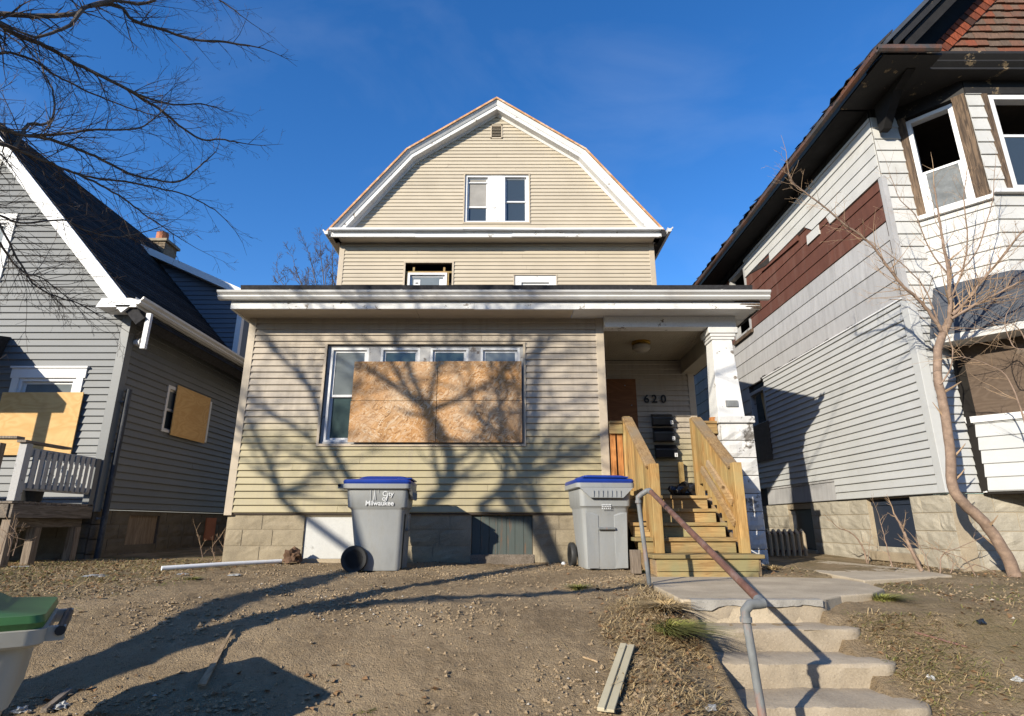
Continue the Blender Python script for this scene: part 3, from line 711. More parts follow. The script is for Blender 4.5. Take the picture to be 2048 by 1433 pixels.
# foundation
FW = [(-2.87, -1.98, 1.03, 1.585), (-0.56, 0.285, 0.95, 1.60)]
fnd = blocks(house, 'foundation', (0, YF + 0.035, 0), *FN, 0.82, 1.625, -3.95, 1.37, 0.216, 0.52, 'block', 'mortar', FW, 0.02, rough=0.8)
MB().box(-2.868, -1.982, YF + 0.055, YF + 0.1, 1.03, 1.58).build('basement_panel', 'painted_panel', fnd)
MB().box(-2.9, -1.95, YF + 0.0, YF + 0.06, 0.95, 1.03).build('sill', 'sill', fnd)
for k in range(7):
    x = -0.555 + k * 0.1192; box('plank', 'paintgreen', fnd, x + 0.002, x + 0.117, YF + 0.06 + U(0, 0.006), YF + 0.1, 1.085, 1.595)
MB().box(-0.57, 0.30, YF + 0.01, YF + 0.1, 0.90, 1.085).build('sill', 'oldwoody', fnd, bevel=0.004)
MB().box(-3.96, 1.38, YF + 0.0, YF + 0.06, 1.612, 1.628).build('starter_strip', 'sheath', house)

# porch roof
pr_ = MB(); pr_.hexa([(-3.95, 7.72, 4.735), (3.50, 7.72, 4.735), (3.45, 12.0, 6.25), (-3.9, 12.0, 6.25), (-3.95, 7.69, 4.825), (3.50, 7.69, 4.825), (3.45, 12.0, 6.35), (-3.9, 12.0, 6.35)])
proof = pr_.build('porch_roof', 'asphaltroof', house)
MB().prism([(7.735, 4.715), (7.735, 4.60), (7.675, 4.598), (7.645, 4.630), (7.652, 4.655), (7.612, 4.688), (7.605, 4.716), (7.625, 4.716), (7.66, 4.68), (7.715, 4.68), (7.72, 4.715)], 'x', -4.24, 3.72).build('gutter', 'gutter', proof)
for x in (-3.2, -1.6, 0.1, 1.7, 3.0): box('gutter_strap', 'gutter', proof, x, x + 0.03, 7.60, 7.73, 4.716, 4.721)
for a, b, dz in ((-4.08, -0.55, 0.004), (-0.55, 1.05, -0.003), (1.05, 3.60, 0.002)):
    MB().box(a + 0.002, b - 0.002, 7.745, 7.785, 4.475 + dz, 4.575 + dz).build('fascia', 'whitepeel', proof)
MB().box(-4.08, 3.60, 7.755, 7.79, 4.575, 4.73).build('fascia', 'whitepeel', proof)
for a, b in ((-4.075, -1.4), (-1.4, 0.9), (0.9, 3.595)):
    MB().box(a + 0.003, b - 0.003, 7.786, 7.98, 4.482, 4.50).build('soffit', 'soffit' if a < 0.8 else 'white', proof)
    MB().box(a + 0.003, b - 0.003, 7.985, 8.25, 4.492, 4.51).build('soffit', 'soffit' if a < 0.8 else 'white', proof)
sidef = MB(); sidef.box(-4.08, -4.05, 7.79, 12.0, 4.475, 4.62); sidef.build('side_fascia', 'whitepeel', proof)
MB().box(3.57, 3.60, 7.79, 12.0, 4.475, 4.70).build('side_fascia', 'burnt', proof)
for k, (a, b, z) in enumerate(((3.30, 3.61, 4.545), (3.38, 3.615, 4.51), (3.22, 3.60, 4.585), (3.45, 3.61, 4.485))):   # rotten layers at the corner
    MB().hexa([(a, 7.738, z), (b, 7.733, z - 0.012), (b, 7.75, z - 0.012), (a, 7.75, z), (a + 0.03, 7.741, z + 0.012), (b, 7.736, z + 0.012), (b, 7.75, z + 0.012), (a + 0.03, 7.75, z + 0.012)]).build('rotten_strip', 'burntpost', proof)
MB().box(3.30, 3.565, 8.26, 12.0, 4.485, 4.50).build('soffit', 'white', proof)
MB().box(-4.05, -3.9, 8.26, 12.0, 4.485, 4.50).build('soffit', 'soffit', proof)
MB().box(-3.9, 3.3, 8.26, 12.0, 4.505, 4.52).build('roof_underlay', 'dark', proof)
# dark side walls of the enclosed porch and of the body
box('side_wall', 'tan_trim', house, -3.95, -3.86, YF + 0.1, YU, 0.9, 4.48)
box('side_wall', 'tan_trim', house, -3.95, -3.86, YU + 0.1, 19.5, 0.9, 7.7)
box('side_wall', 'tan_trim', house, 1.25, 1.36, YF + 0.1, YB, 0.95, 4.5)
box('side_wall', 'tan_trim', house, 3.16, 3.25, YB + 0.1, YU, 0.9, 4.48)
box('side_wall', 'tan_trim', house, 3.16, 3.25, YU + 0.1, 19.5, 0.9, 7.7)
box('rear_wall', 'tan_trim', house, -3.95, 3.25, 19.4, 19.5, 0.9, 8.0)

# open porch: back wall, ceiling, beams, column on a block pier, floor
courses(house, 'porch_wall', (0, YB, 0), *FN, 1.86, 4.335, 0.0957, 1.36, 3.19, 'tan', [])
MB().box(3.16, 3.275, YB - 0.022, YB + 0.1, 1.86, 4.335).build('corner_board', 'tan_trim', house, bevel=0.004)
cb = MB(); x = 1.37
while x < 3.1: cb.box(x, x + 0.036, 8.28, YB, 4.345, 4.36); x += 0.042
cb.box(1.36, 3.1, 8.28, YB, 4.352, 4.37)
cb.build('beadboard_ceiling', 'ceiling', house)
bmn = MB().box(1.385, 3.36, 8.08, 8.28, 4.315, 4.49).build('porch_beam', 'whitepeel', house, bevel=0.006)
MB().box(3.06, 3.34, 8.28, 10.1, 4.09, 4.40).build('porch_beam', 'ceiling', house, bevel=0.006)
cap = MB().box(2.93, 3.37, 8.06, 8.44, 4.215, 4.313)
cap.box(2.955, 3.335, 8.075, 8.41, 4.165, 4.215); cap.box(2.965, 3.32, 8.085, 8.40, 4.12, 4.165)
cap.build('column_capital', 'white', house, bevel=0.012)
colm = MB().hexa([(2.945, 8.06, 2.96), (3.325, 8.06, 2.96), (3.325, 8.43, 2.96), (2.945, 8.43, 2.96), (2.985, 8.10, 4.12), (3.275, 8.10, 4.12), (3.275, 8.39, 4.12), (2.985, 8.39, 4.12)])
colm = colm.build('column', 'whitepeel', house, bevel=0.008)
MB().box(3.07, 3.24, 8.045, 8.07, 3.10, 3.19).build('patch_plate', 'galv', colm)
pier = MB().box(2.975, 3.395, 8.065, 8.45, 0.85, 2.86).build('pier', 'mortar', house)
MB().box(2.925, 3.445, 8.01, 8.50, 2.86, 2.958).build('pier_cap', 'pierpeel', pier, bevel=0.012)
zz = 2.86; k = 0
while zz > 0.9:
    h = min(0.243, zz - 0.84); e = 0.012 * (k % 2)
    g = MB(); nxp, nzp = 5, 4
    for fx in range(2):
        vs = []; sd = U(0, 50)
        for jz in range(nzp + 1):
            for jx in range(nxp + 1):
                a = jx / nxp; z_ = zz - h + 0.006 + (h - 0.012) * jz / nzp
                ed = jx in (0, nxp) or jz in (0, nzp)
                n_ = 0.004 if ed else 0.018 + 0.022 * noise.noise(Vector((a * 4 + sd, z_ * 9, sd)))
                if fx == 0: vs.append((2.955 + 0.46 * a, 8.05 - n_, z_))
                else: vs.append((2.955 - n_, 8.05 + 0.42 * (1 - a), z_))
        g.add(vs, [(jz * (nxp + 1) + jx, jz * (nxp + 1) + jx + 1, (jz + 1) * (nxp + 1) + jx + 1, (jz + 1) * (nxp + 1) + jx) for jz in range(nzp) for jx in range(nxp)])
    g.box(2.957, 3.413, 8.052, 8.468, zz - h + 0.006, zz - 0.006)
    g.build('block', 'pierpeel', pier); zz -= h; k += 1
box('porch_floor', 'piney', house, 1.37, 3.40, 8.07, YB, 1.79, 1.85)
MB().box(1.37, 1.60, 8.04, 8.07, 1.68, 1.90).build('porch_rim', 'white', house)
box('under_porch', 'dark', house, 1.40, 2.93, 8.6, 8.65, 0.85, 1.79)
box('porch_rim', 'oldwoodz', house, 1.62, 2.93, 8.04, 8.068, 1.60, 1.79)
door = MB().box(1.40, 2.215, YB - 0.05, YB - 0.018, 1.86, 3.98).build('door_board', 'plybrown', house)
for x, z in ((2.02, 3.86), (2.12, 3.50), (1.95, 3.2)): MB().lathe([(0.012, 0), (0.012, 0.006)], (x, YB - 0.058, z), 8, 'y').build('screw_washer', 'galv', door)
MB().box(2.86, 2.93, YB - 0.12, YB - 0.03, 1.86, 2.50).build('leaning_board', 'pinez', house)
for ch, px_ in zip('620', (1293, 1309, 1327)):
    q = P(px_, 806, y=YB - 0.02)
    text_mesh('house_number', ch, 0.20, 'ink', house, Matrix.Translation((q.x, YB - 0.035, q.z)) @ FRONT, 0.008, 0.004)

# upper storey and gambrel gable
GP = [(-4.24, 7.89), (-2.525, 10.08), (-0.375, 11.555), (1.775, 10.08), (3.505, 7.89)]
inner = mitre(GP, 0.27)
def edge(poly, z):
    for (xa, za), (xb, zb) in zip(poly[:-1], poly[1:]):
        if min(za, zb) <= z <= max(za, zb): return xa + (xb - xa) * (z - za) / (zb - za)
    return poly[-1][0] if z > poly[-1][1] else poly[0][0]
pk = inner[2][1]
gl = lambda z: edge(inner[:3], min(max(z, inner[0][1]), pk - 0.001)); gr = lambda z: edge(inner[2:], min(max(z, inner[4][1]), pk - 0.001))
AW = (-1.125, 0.40, 8.275, 9.56); VT = (-0.53, -0.235, 10.57, 10.97)
W1 = (-2.46, -1.335, 6.0, 7.235); W2 = (0.055, 1.005, 6.0, 6.925)
courses(house, 'gable_wall', (0, YU, 0), *FN, 8.02, pk - 0.02, 0.0957, gl, gr, 'tan', [AW, VT], seam=3.2, lip=0.017)
courses(house, 'upper_wall', (0, YU, 0), *FN, 6.106, 7.732, 0.0957, -3.90, 3.21, 'tan', [W1, W2], seam=3.2, lip=0.017)
MB().box(-3.985, -3.865, YU - 0.022, YU + 0.1, 6.1, 7.73).build('corner_board', 'tan_trim', house, bevel=0.004)
MB().box(3.165, 3.285, YU - 0.022, YU + 0.1, 6.1, 7.73).build('corner_board', 'tan_trim', house, bevel=0.004)
def sweep(section, poly, name, mat, parent):
    offs = [(mitre(poly, d), y) for d, y in section]
    rings = [[(o[i][0], y, o[i][1]) for o, y in offs] for i in range(len(poly))]
    return MB().loft(rings).build(name, mat, parent)
roof = sweep([(0.0, 11.70), (0.055, 11.70), (0.055, 19.8), (0.0, 19.8)], GP, 'roof', 'asphaltroof', house)
sweep([(0.008, 11.675), (0.050, 11.675), (0.050, 11.699), (0.008, 11.699)], GP, 'drip_edge', 'rust', roof)
sweep([(0.051, 11.702), (0.15, 11.765), (0.15, 11.84), (0.056, 11.84)], GP, 'rake_moulding', 'white', roof)
sweep([(0.151, 11.78), (0.235, 11.78), (0.235, 11.83), (0.151, 11.83)], GP, 'rake_board', 'whitepeel', roof)
sweep([(0.205, 11.832), (0.235, 11.832), (0.235, 11.985), (0.205, 11.985)], GP, 'rake_soffit', 'white', roof)
sweep([(0.236, 11.945), (0.285, 11.97), (0.285, 11.998), (0.236, 11.998)], GP, 'rake_trim', 'white', roof)
# pent cornice between gable and upper wall: pieces a little out of line
for a, b, dz in ((-4.13, -1.1, 0.0), (-1.1, 0.75, 0.008), (0.75, 3.42, -0.002)):
    MB().hexa([(a + 0.003, 11.58, 7.865 + dz), (b - 0.003, 11.58, 7.868 - dz), (b - 0.003, 11.99, 7.90), (a + 0.003, 11.99, 7.90), (a + 0.003, 11.58, 7.91 + dz), (b - 0.003, 11.58, 7.912 - dz), (b - 0.003, 11.99, 8.0), (a + 0.003, 11.99, 8.0)]).build('cornice_cap', 'vinylwhite', house)
for a, b, dz in ((-4.1, -2.2, 0.0), (-2.2, 0.0, -0.008), (0.0, 1.2, 0.006), (1.2, 3.40, 0.0)):
    MB().box(a + 0.003, b - 0.003, 11.64, 11.70, 7.715 + dz, 7.79 + dz).build('cornice_board', 'whitepeel', house)
MB().box(-4.1, 3.40, 11.69, 11.75, 7.735, 7.88).build('cornice_frieze', 'whitepeel', house)
MB().box(-4.08, 3.38, 11.72, 11.995, 7.735, 7.755).build('cornice_soffit', 'soffit', house)
for x0, x1, sgn in ((-4.29, -4.17, -1), (3.50, 3.62, 1)):
    yo = 11.62 if sgn < 0 else 11.50
    sec = [(0, 0.11), (0, 0), (0.05, 0), (0.085, 0.03), (0.08, 0.055), (0.115, 0.085), (0.12, 0.115), (0.10, 0.115), (0.07, 0.08), (0.01, 0.08)]
    px_ = x1 if sgn < 0 else x0
    MB().prism([(px_ + sgn * a, 7.77 + b) for a, b in sec], 'y', yo, 19.6).build('eave_gutter', 'gutter', roof)
MB().box(-4.165, -3.95, 11.70, 19.6, 7.735, 7.75).build('eave_soffit', 'soffit', roof)
MB().box(3.25, 3.495, 11.70, 19.6, 7.735, 7.75).build('eave_soffit', 'burnt', roof)
MB().box(3.38, 3.47, 11.60, 11.75, 7.70, 7.87).build('rotten_cornice_end', 'burnt', roof)
# attic windows with a wide white mullion, louvre vent
t_ = MB()
for b in ((AW[0] - 0.03, AW[0], AW[2] - 0.03, AW[3] + 0.03), (AW[1], AW[1] + 0.03, AW[2] - 0.03, AW[3] + 0.03), (AW[0], AW[1], AW[3], AW[3] + 0.03), (AW[0], AW[1], AW[2] - 0.03, AW[2])):
    t_.box(b[0], b[1], YU - 0.03, YU + 0.02, b[2], b[3])
t_.build('window_trim', 'tan_trim', house)
MB().box(-0.525, -0.225, YU + 0.005, YU + 0.09, AW[2], AW[3]).build('window_mullion', 'whitepeel', house)
window(house, (0, YU + 0.02, 0), *FN, AW[0], -0.527, AW[2], AW[3], 0.055, 'vinylwhite', 0.34, ('glass', 'screen'), 0.05, 0.035, drop=0.0)
MB().box(-1.04, -0.60, YU + 0.045, YU + 0.06, 9.36, 9.385).build('storm_rail', 'vinylwhite', house)
window(house, (0, YU + 0.02, 0), *FN, -0.223, AW[1], AW[2], AW[3], 0.055, 'vinylwhite', 0.46, ('glass', 'glass'), 0.05, 0.035)
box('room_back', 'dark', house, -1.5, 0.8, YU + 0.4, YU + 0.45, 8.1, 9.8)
vt = MB()
vt.box(VT[0], VT[0] + 0.03, YU - 0.025, YU + 0.05, VT[2], VT[3]); vt.box(VT[1] - 0.03, VT[1], YU - 0.025, YU + 0.05, VT[2], VT[3])
vt.box(VT[0], VT[1], YU - 0.025, YU + 0.05, VT[2] - 0.001, VT[2] + 0.03); vt.box(VT[0], VT[1], YU - 0.025, YU + 0.05, VT[3] - 0.03, VT[3] + 0.001)
vent = vt.build('gable_vent', 'tan_trim', house)
box('vent_back', 'dark', vent, VT[0], VT[1], YU + 0.06, YU + 0.07, VT[2], VT[3])
for k in range(8):
    z = VT[2] + 0.035 + k * 0.044
    MB().hexa([(VT[0] + 0.03, YU - 0.015, z), (VT[1] - 0.03, YU - 0.015, z), (VT[1] - 0.03, YU + 0.03, z + 0.03), (VT[0] + 0.03, YU + 0.03, z + 0.03), (VT[0] + 0.03, YU - 0.015, z + 0.008), (VT[1] - 0.03, YU - 0.015, z + 0.008), (VT[1] - 0.03, YU + 0.03, z + 0.038), (VT[0] + 0.03, YU + 0.03, z + 0.038)]).build('louvre', 'tan_trim', vent)
# half-finished window in a too large opening
ro = MB(); ro.box(W1[0] - 0.02, W1[0] + 0.02, YU - 0.03, YU + 0.02, 6.1, W1[3] + 0.03); ro.box(W1[1] - 0.035, W1[1] + 0.005, YU - 0.03, YU + 0.02, 6.1, W1[3] + 0.03); ro.box(W1[0] + 0.02, W1[1] - 0.035, YU - 0.03, YU + 0.02, W1[3] - 0.005, W1[3] + 0.03)
ro.build('window_trim', 'tan_trim', house)
nf = MB(); nf.box(-2.44, -1.37, YU + 0.035, YU + 0.11, 7.005, 7.045); nf.box(-1.485, -1.445, YU + 0.035, YU + 0.11, 6.1, 7.005); nf.box(-2.28, -2.235, YU + 0.045, YU + 0.1, 7.045, 7.15); nf.box(-1.58, -1.535, YU + 0.045, YU + 0.1, 7.045, 7.15); nf.box(-2.42, -2.385, YU + 0.04, YU + 0.11, 6.1, 7.005)
nf.build('new_window_stud', 'pine', house)
w = window(house, (0, YU + 0.03, 0), *FN, -2.383, -1.487, 6.0, 7.003, 0.05, 'vinylwhite', 0.3, ('glass', 'glasslight'), 0.04, 0.04)
box('sticker', 'plaque', w, -2.25, -2.10, YU + 0.068, YU + 0.0705, 6.68, 6.85); box('sticker', 'plaque', w, -1.66, -1.58, YU + 0.068, YU + 0.0705, 6.66, 6.86)
MB().box(-2.21, -2.14, YU + 0.0665, YU + 0.0678, 6.75, 6.78).build('sticker_print', 'ink', w)
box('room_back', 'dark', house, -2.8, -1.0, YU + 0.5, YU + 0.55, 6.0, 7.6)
sr_ = MB(); sr_.box(W2[0], W2[0] + 0.16, YU + 0.0, YU + 0.06, 6.1, W2[3]); sr_.box(W2[1] - 0.16, W2[1], YU, YU + 0.06, 6.1, W2[3]); sr_.box(W2[0] + 0.16, W2[1] - 0.16, YU, YU + 0.06, 6.755, W2[3])
sr_.build('window_surround', 'whitepeel', house)
t2 = MB(); t2.box(W2[0] - 0.025, W2[0], YU - 0.025, YU + 0.02, 6.1, W2[3] + 0.025); t2.box(W2[1], W2[1] + 0.025, YU - 0.025, YU + 0.02, 6.1, W2[3] + 0.025); t2.box(W2[0], W2[1], YU - 0.025, YU + 0.02, W2[3], W2[3] + 0.025)
t2.build('window_trim', 'tan_trim', house)
window(house, (0, YU + 0.05, 0), *FN, W2[0] + 0.162, W2[1] - 0.162, 6.0, 6.753, 0.045, 'vinylwhite', 0.4, ('glass', 'glasslight'), 0.03, 0.035)
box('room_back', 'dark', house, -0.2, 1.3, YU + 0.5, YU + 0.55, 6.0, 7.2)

# sheets of strand board over the front windows
ob = thing('window_boarding', 'strand board sheets nailed over the tan house front windows', 'boarding', (-1.1, 8.13, 2.6))
for x0, x1, z0, z1 in ((-2.325, -1.098, 3.203, 3.79), (-1.090, 0.140, 3.206, 3.795), (-2.335, -1.096, 2.60, 3.197), (-1.088, 0.145, 2.598, 3.199)):
    MB().box(x0 + 1.1, x1 + 1.1, -0.012 + U(0, 0.004), 0.012, z0 - 2.6, z1 - 2.6).build('strand_board', 'osb', ob)
# porch ceiling light
q = P(1282, 690, z=4.30)
pl = thing('porch_light', 'small brass and frosted glass ceiling light in the open porch', 'light', (q.x, q.y, 4.345))
MB().lathe([(0.15, 0), (0.155, -0.03), (0.13, -0.05)], (0, 0, 0), 20).build('light_base', 'brass', pl, True)
MB().lathe([(0.125, -0.05), (0.15, -0.08), (0.14, -0.13), (0.09, -0.165), (0.02, -0.175)], (0, 0, 0), 20).build('globe', 'lampglass', pl, True)
# three mailboxes
for num, (u0, v0, u1, v1), lb in (('3', (1304, 829, 1346, 852), 'black wall mailbox marked 3, topmost of the three by the door'), ('2', (1307, 857, 1350, 884), 'black wall mailbox marked 2, middle one of the three by the door'), ('1', (1311, 891, 1355, 917), 'black wall mailbox marked 1, lowest of the three by the door')):
    a = P(u0, v0, y=YB - 0.1); b = P(u1, v1, y=YB - 0.1); w_, h_ = b.x - a.x, a.z - b.z
    mb_ = thing('mailbox', lb, 'mailbox', (a.x, YB - 0.02, b.z), 'mailboxes on the porch wall')
    MB().prism([(0, 0.0), (-0.11, 0.015), (-0.12, h_ * 0.62), (-0.10, h_ * 0.66), (0, h_)], 'x', 0, w_).build('mailbox_body', 'blackmetal', mb_, bevel=0.006)
    MB().prism([(0.0, h_ * 1.02), (-0.125, h_ * 0.68), (-0.128, h_ * 0.60), (-0.133, h_ * 0.60), (-0.132, h_ * 0.72), (0, h_ * 1.08)], 'x', -0.006, w_ + 0.006).build('mailbox_lid', 'blackmetal', mb_)
    pq = MB().box(w_ - 0.055, w_ - 0.005, -0.126, -0.1215, 0.02, 0.085).build('number_plate', 'plaque', mb_)
    text_mesh('number', num, 0.065, 'ink', pq, Matrix.Translation((w_ - 0.03, -0.1275, 0.03)) @ FRONT, 0.0008, 0.001)

# ------------------------------------------------------------------ wooden porch stairs
SO = Vector((2.15, 7.3, 0.95))
ps = thing('porch_stairs', 'yellowish treated pine porch stairs with plank railings', 'stairs', SO)
def sb(name, mat, x0, x1, y0, y1, z0, z1, bevel=0.006): return MB().box(x0 - SO.x, x1 - SO.x, y0 - SO.y, y1 - SO.y, z0 - SO.z, z1 - SO.z).build(name, mat, ps, bevel=bevel)
TZ = [1.165, 1.335, 1.505, 1.675, 1.85]; TY = [6.58, 6.94, 7.23, 7.52, 7.80]
for i in range(5):
    yb = TY[i + 1] + 0.04 if i < 4 else 8.06
    l = 1.535 if i == 0 else (1.43 if i < 4 else 1.60); r_ = 2.76 if i == 0 else (2.62 if i < 4 else 2.62)
    if i == 0: sb('tread', 'pine', l, r_, TY[i], 6.94, TZ[i] - 0.042, TZ[i])
    else: sb('tread', 'pine', l if i < 4 else 1.60, r_, TY[i], yb, TZ[i] - 0.042, TZ[i])
    zb = TZ[i - 1] if i else 0.99
    sb('riser', 'pine', 1.58 if i == 0 else 1.47, 2.70 if i == 0 else 2.60, TY[i] + 0.03, TY[i] + 0.068, zb + 0.001, TZ[i] - 0.0425, 0.004)
sb('kick_board', 'pine', 1.58, 2.68, TY[0] + 0.022, TY[0] + 0.06, 0.93, 0.985)
for x in (1.585, 2.70):
    m = MB(); m.prism([(6.62 - SO.y, 0.94 - SO.z), (6.62 - SO.y, 1.12 - SO.z), (6.95 - SO.y, 1.12 - SO.z), (8.05 - SO.y, 1.80 - SO.z), (8.05 - SO.y, 1.5 - SO.z), (7.2 - SO.y, 0.94 - SO.z)], 'x', x - 0.02 - SO.x, x + 0.02 - SO.x); m.build('stringer', 'piney', ps)
for x, y, z0, z1 in ((1.685, 6.89, 1.166, 2.175), (2.665, 6.89, 1.166, 2.19), (1.635, 8.12, 1.855, 2.965), (2.61, 8.12, 1.855, 2.945)):
    sb('newel_post', 'pinez', x - 0.052, x + 0.052, y - 0.052, y + 0.052, z0, z1)
for xa, xb in ((1.64, 1.672), (2.622, 2.655)):
    a = Vector((xa, 8.07, 2.905)) - SO; b = Vector((xb, 6.945, 2.115)) - SO
    MB().beam(a + Vector((0, 0, 0.03)), b + Vector((0, 0, 0.03)), 0.14, 0.042).build('handrail', 'piney', ps, bevel=0.006)
    off = Vector((-0.005, 0, -0.80))
    MB().beam(a + Vector((0.03, 0, -0.76)), b + Vector((0.03, 0, -0.70)), 0.04, 0.09).build('lower_rail', 'piney', ps, bevel=0.005)
    for k in range(8):
        t = (k + 0.5) / 8; c = a.lerp(b, t)
        MB().box(c.x - 0.036 - 0.0, c.x - 0.022, c.y - 0.058, c.y + 0.058, c.z - 0.84, c.z + 0.02 - 0.03 * (k % 2)).build('baluster', 'pinez', ps)
MB().beam(Vector((2.555, 7.80, 2.20)) - SO, Vector((2.61, 6.95, 1.49)) - SO, 0.035, 0.09).build('lower_rail', 'piney', ps, bevel=0.005)
MB().beam(Vector((2.575, 7.62, 2.26)) - SO, Vector((2.61, 6.95, 1.73)) - SO, 0.035, 0.09).build('lower_rail', 'piney', ps, bevel=0.005)
# short guards either side of the stair head
for x0, x1, xs in ((1.39, 1.58, (1.40, 1.50)), (2.665, 2.93, (2.70, 2.83))):
    sb('guard_rail', 'pine', x0, x1, 8.10, 8.14, 2.72, 2.86); sb('guard_rail', 'pine', x0, x1, 8.08, 8.16, 2.862, 2.90); sb('guard_rail', 'pine', x0, x1, 8.10, 8.14, 1.98, 2.06)
    for x in xs: sb('baluster', 'orangez', x, x + 0.075, 8.145, 8.165, 1.9, 2.86, 0.003)
sb('newel_post', 'orangez', 2.87, 2.94, 8.16, 8.24, 1.9, 2.97)

# added row of unseen houses behind the camera, blocking the low sky light
blockers = MB()
for k, (x, w_, h, rdg) in enumerate(((-34, 9, 8.2, 12.0), (-23.0, 8.6, 7.6, 11.6), (-12, 9, 8.4, 12.2), (-1.0, 8.6, 7.8, 11.6), (10, 9, 8.2, 12.1), (21, 8.8, 7.9, 11.7), (32, 9.0, 8.0, 12.0))):
    blockers.prism([(x - w_ / 2, 0), (x + w_ / 2, 0), (x + w_ / 2, h), (x, rdg), (x - w_ / 2, h)], 'y', -34, -20)
    blockers.box(x - w_ / 2 - 0.1, x + w_ / 2 + 0.1, -20, -18.2, 0, 3.2)
o_ = blockers.build('added_sky_blockers', 'skyblock', None); tag(o_, None, None, kind='structure')

# ------------------------------------------------------------------ the grey house on the left
gh = thing('grey_house', 'grey sided house with steep dark roof and plywood over its windows', 'house', (0, 0, 0))
XL, YL = -6.3, 8.9
LFN = FN
SLL = 3.17 / 2.906                                  # roof pitch
rake_x = lambda z: -6.15 - (z - 4.957) / SLL        # outer edge of the rake, street side
rz = lambda x: 4.957 + (-6.15 - x) * SLL
RX = -9.6                                          # ridge
LW1 = (-8.00, -6.86, 2.50, 3.87); LW2 = (-10.58, -8.62, 5.40, 6.68); LV = (-10.02, -9.17, 7.5, 7.87)
gsr = lambda z: min(XL, rake_x(z) - 0.12)
gsl = lambda z: max(-13.2, 2 * RX - gsr(z))
gsl2 = lambda z: min(gsl(z), RX)
courses(gh, 'front_wall', (0, YL, 0), *LFN, 1.72, 8.55, 0.1155, gsl2, lambda z: max(gsr(z), RX), 'grey', [LW1, LW2, LV], lip=0.020, seam=3.4)
courses(gh, 'side_wall', (XL, 0, 0), (0, 1, 0), (1, 0, 0), 1.70, 4.86, 0.1155, 8.92, 15.0, 'grey', [(10.18, 11.75, 3.08, 3.93)], lip=0.020, seam=3.4)
MB().box(XL - 0.12, XL + 0.024, YL - 0.024, YL + 0.12, 1.66, 4.85).build('corner_board', 'greytrim', gh, bevel=0.004)
box('rear_wall', 'greytrim', gh, -16.1, XL, 20, 20.1, 0.9, 5.0)
# roof: right slope with shingle courses, left slope plain
ang = math.atan(SLL)
def rpt(x, y, d=0.0): return (x + d * math.sin(ang), y, rz(x) + d * math.cos(ang))
r_ = MB(); r_.hexa([rpt(RX, 8.55, -0.16), rpt(-5.85, 8.55, -0.16), rpt(-5.85, 19.9, -0.16), rpt(RX, 19.9, -0.16), rpt(RX, 8.55, 0), rpt(-5.85, 8.55, 0), rpt(-5.85, 19.9, 0), rpt(RX, 19.9, 0)])
lroof = r_.build('roof', 'asphaltroof', gh)
MB().hexa([(2 * RX + 5.85, 8.55, rz(-5.85) - 0.2), (RX, 8.55, rz(RX) - 0.2), (RX, 19.9, rz(RX) - 0.2), (2 * RX + 5.85, 19.9, rz(-5.85) - 0.2), (2 * RX + 5.85, 8.55, rz(-5.85)), (RX, 8.55, rz(RX)), (RX, 19.9, rz(RX)), (2 * RX + 5.85, 19.9, rz(-5.85))]).build('roof_slope', 'asphaltroof', gh)
L_ = (RX * -1 - 5.83) / math.cos(ang); n_ = int(L_ / 0.145)
for k in range(n_):
    xa = -5.84 - k * 0.145 * math.cos(ang); xb = xa - 0.16 * math.cos(ang)
    MB().hexa([rpt(xb, 8.54, 0.003), rpt(xa, 8.54, 0.003), rpt(xa, 19.9, 0.003), rpt(xb, 19.9, 0.003), rpt(xb, 8.54, 0.006), rpt(xa, 8.54, 0.015), rpt(xa, 19.9, 0.015), rpt(xb, 19.9, 0.006)]).build('shingle_course', 'darkshingle', lroof)
def rk(d0, d1, y0, y1, name, mat, xe=-6.05):
    MB().hexa([rpt(RX, y0, d0), rpt(xe, y0, d0), rpt(xe, y1, d0), rpt(RX, y1, d0), rpt(RX, y0, d1), rpt(xe, y0, d1), rpt(xe, y1, d1), rpt(RX, y1, d1)]).build(name, mat, gh)
rk(-0.21, -0.012, 8.50, 8.549, 'rake_board', 'vinylwhite'); rk(-0.23, -0.21, 8.52, 8.9, 'rake_soffit', 'vinylwhite', -6.12)
# boxed eave return and the eave gutter along the side
MB().box(-6.62, -5.98, 8.50, 8.86, 4.80, 4.835).build('eave_return', 'vinylwhite', gh)
MB().prism([(-6.62, 4.835), (-5.99, 4.835), (-5.99, 4.93), (-6.10, 4.955), (-6.56, 4.955)], 'y', 8.51, 8.86).build('eave_return', 'vinylwhite', gh)
MB().box(XL + 0.02, -5.97, 8.86, 17, 4.82, 4.835).build('side_soffit', 'vinylwhite', gh)
MB().prism([(-5.975, 4.95), (-5.975, 4.83), (-5.92, 4.83), (-5.885, 4.86), (-5.89, 4.89), (-5.85, 4.92), (-5.845, 4.955), (-5.86, 4.955), (-5.90, 4.90), (-5.965, 4.90)], 'y', 8.45, 17).build('gutter', 'gutter', gh)
MB().beam(P(300, 628, y=8.62), P(286, 698, y=8.62), 0.075, 0.06, (0, 1, 0)).build('downspout', 'vinylwhite', gh)
ff = MB().lathe([(0.045, 0), (0.06, 0.05), (0.075, 0.12)], (0, 0, 0), 12, 'x'); ff.build('floodlight', 'plaque', gh, True, loc=(XL + 0.02, 9.06, 4.38))
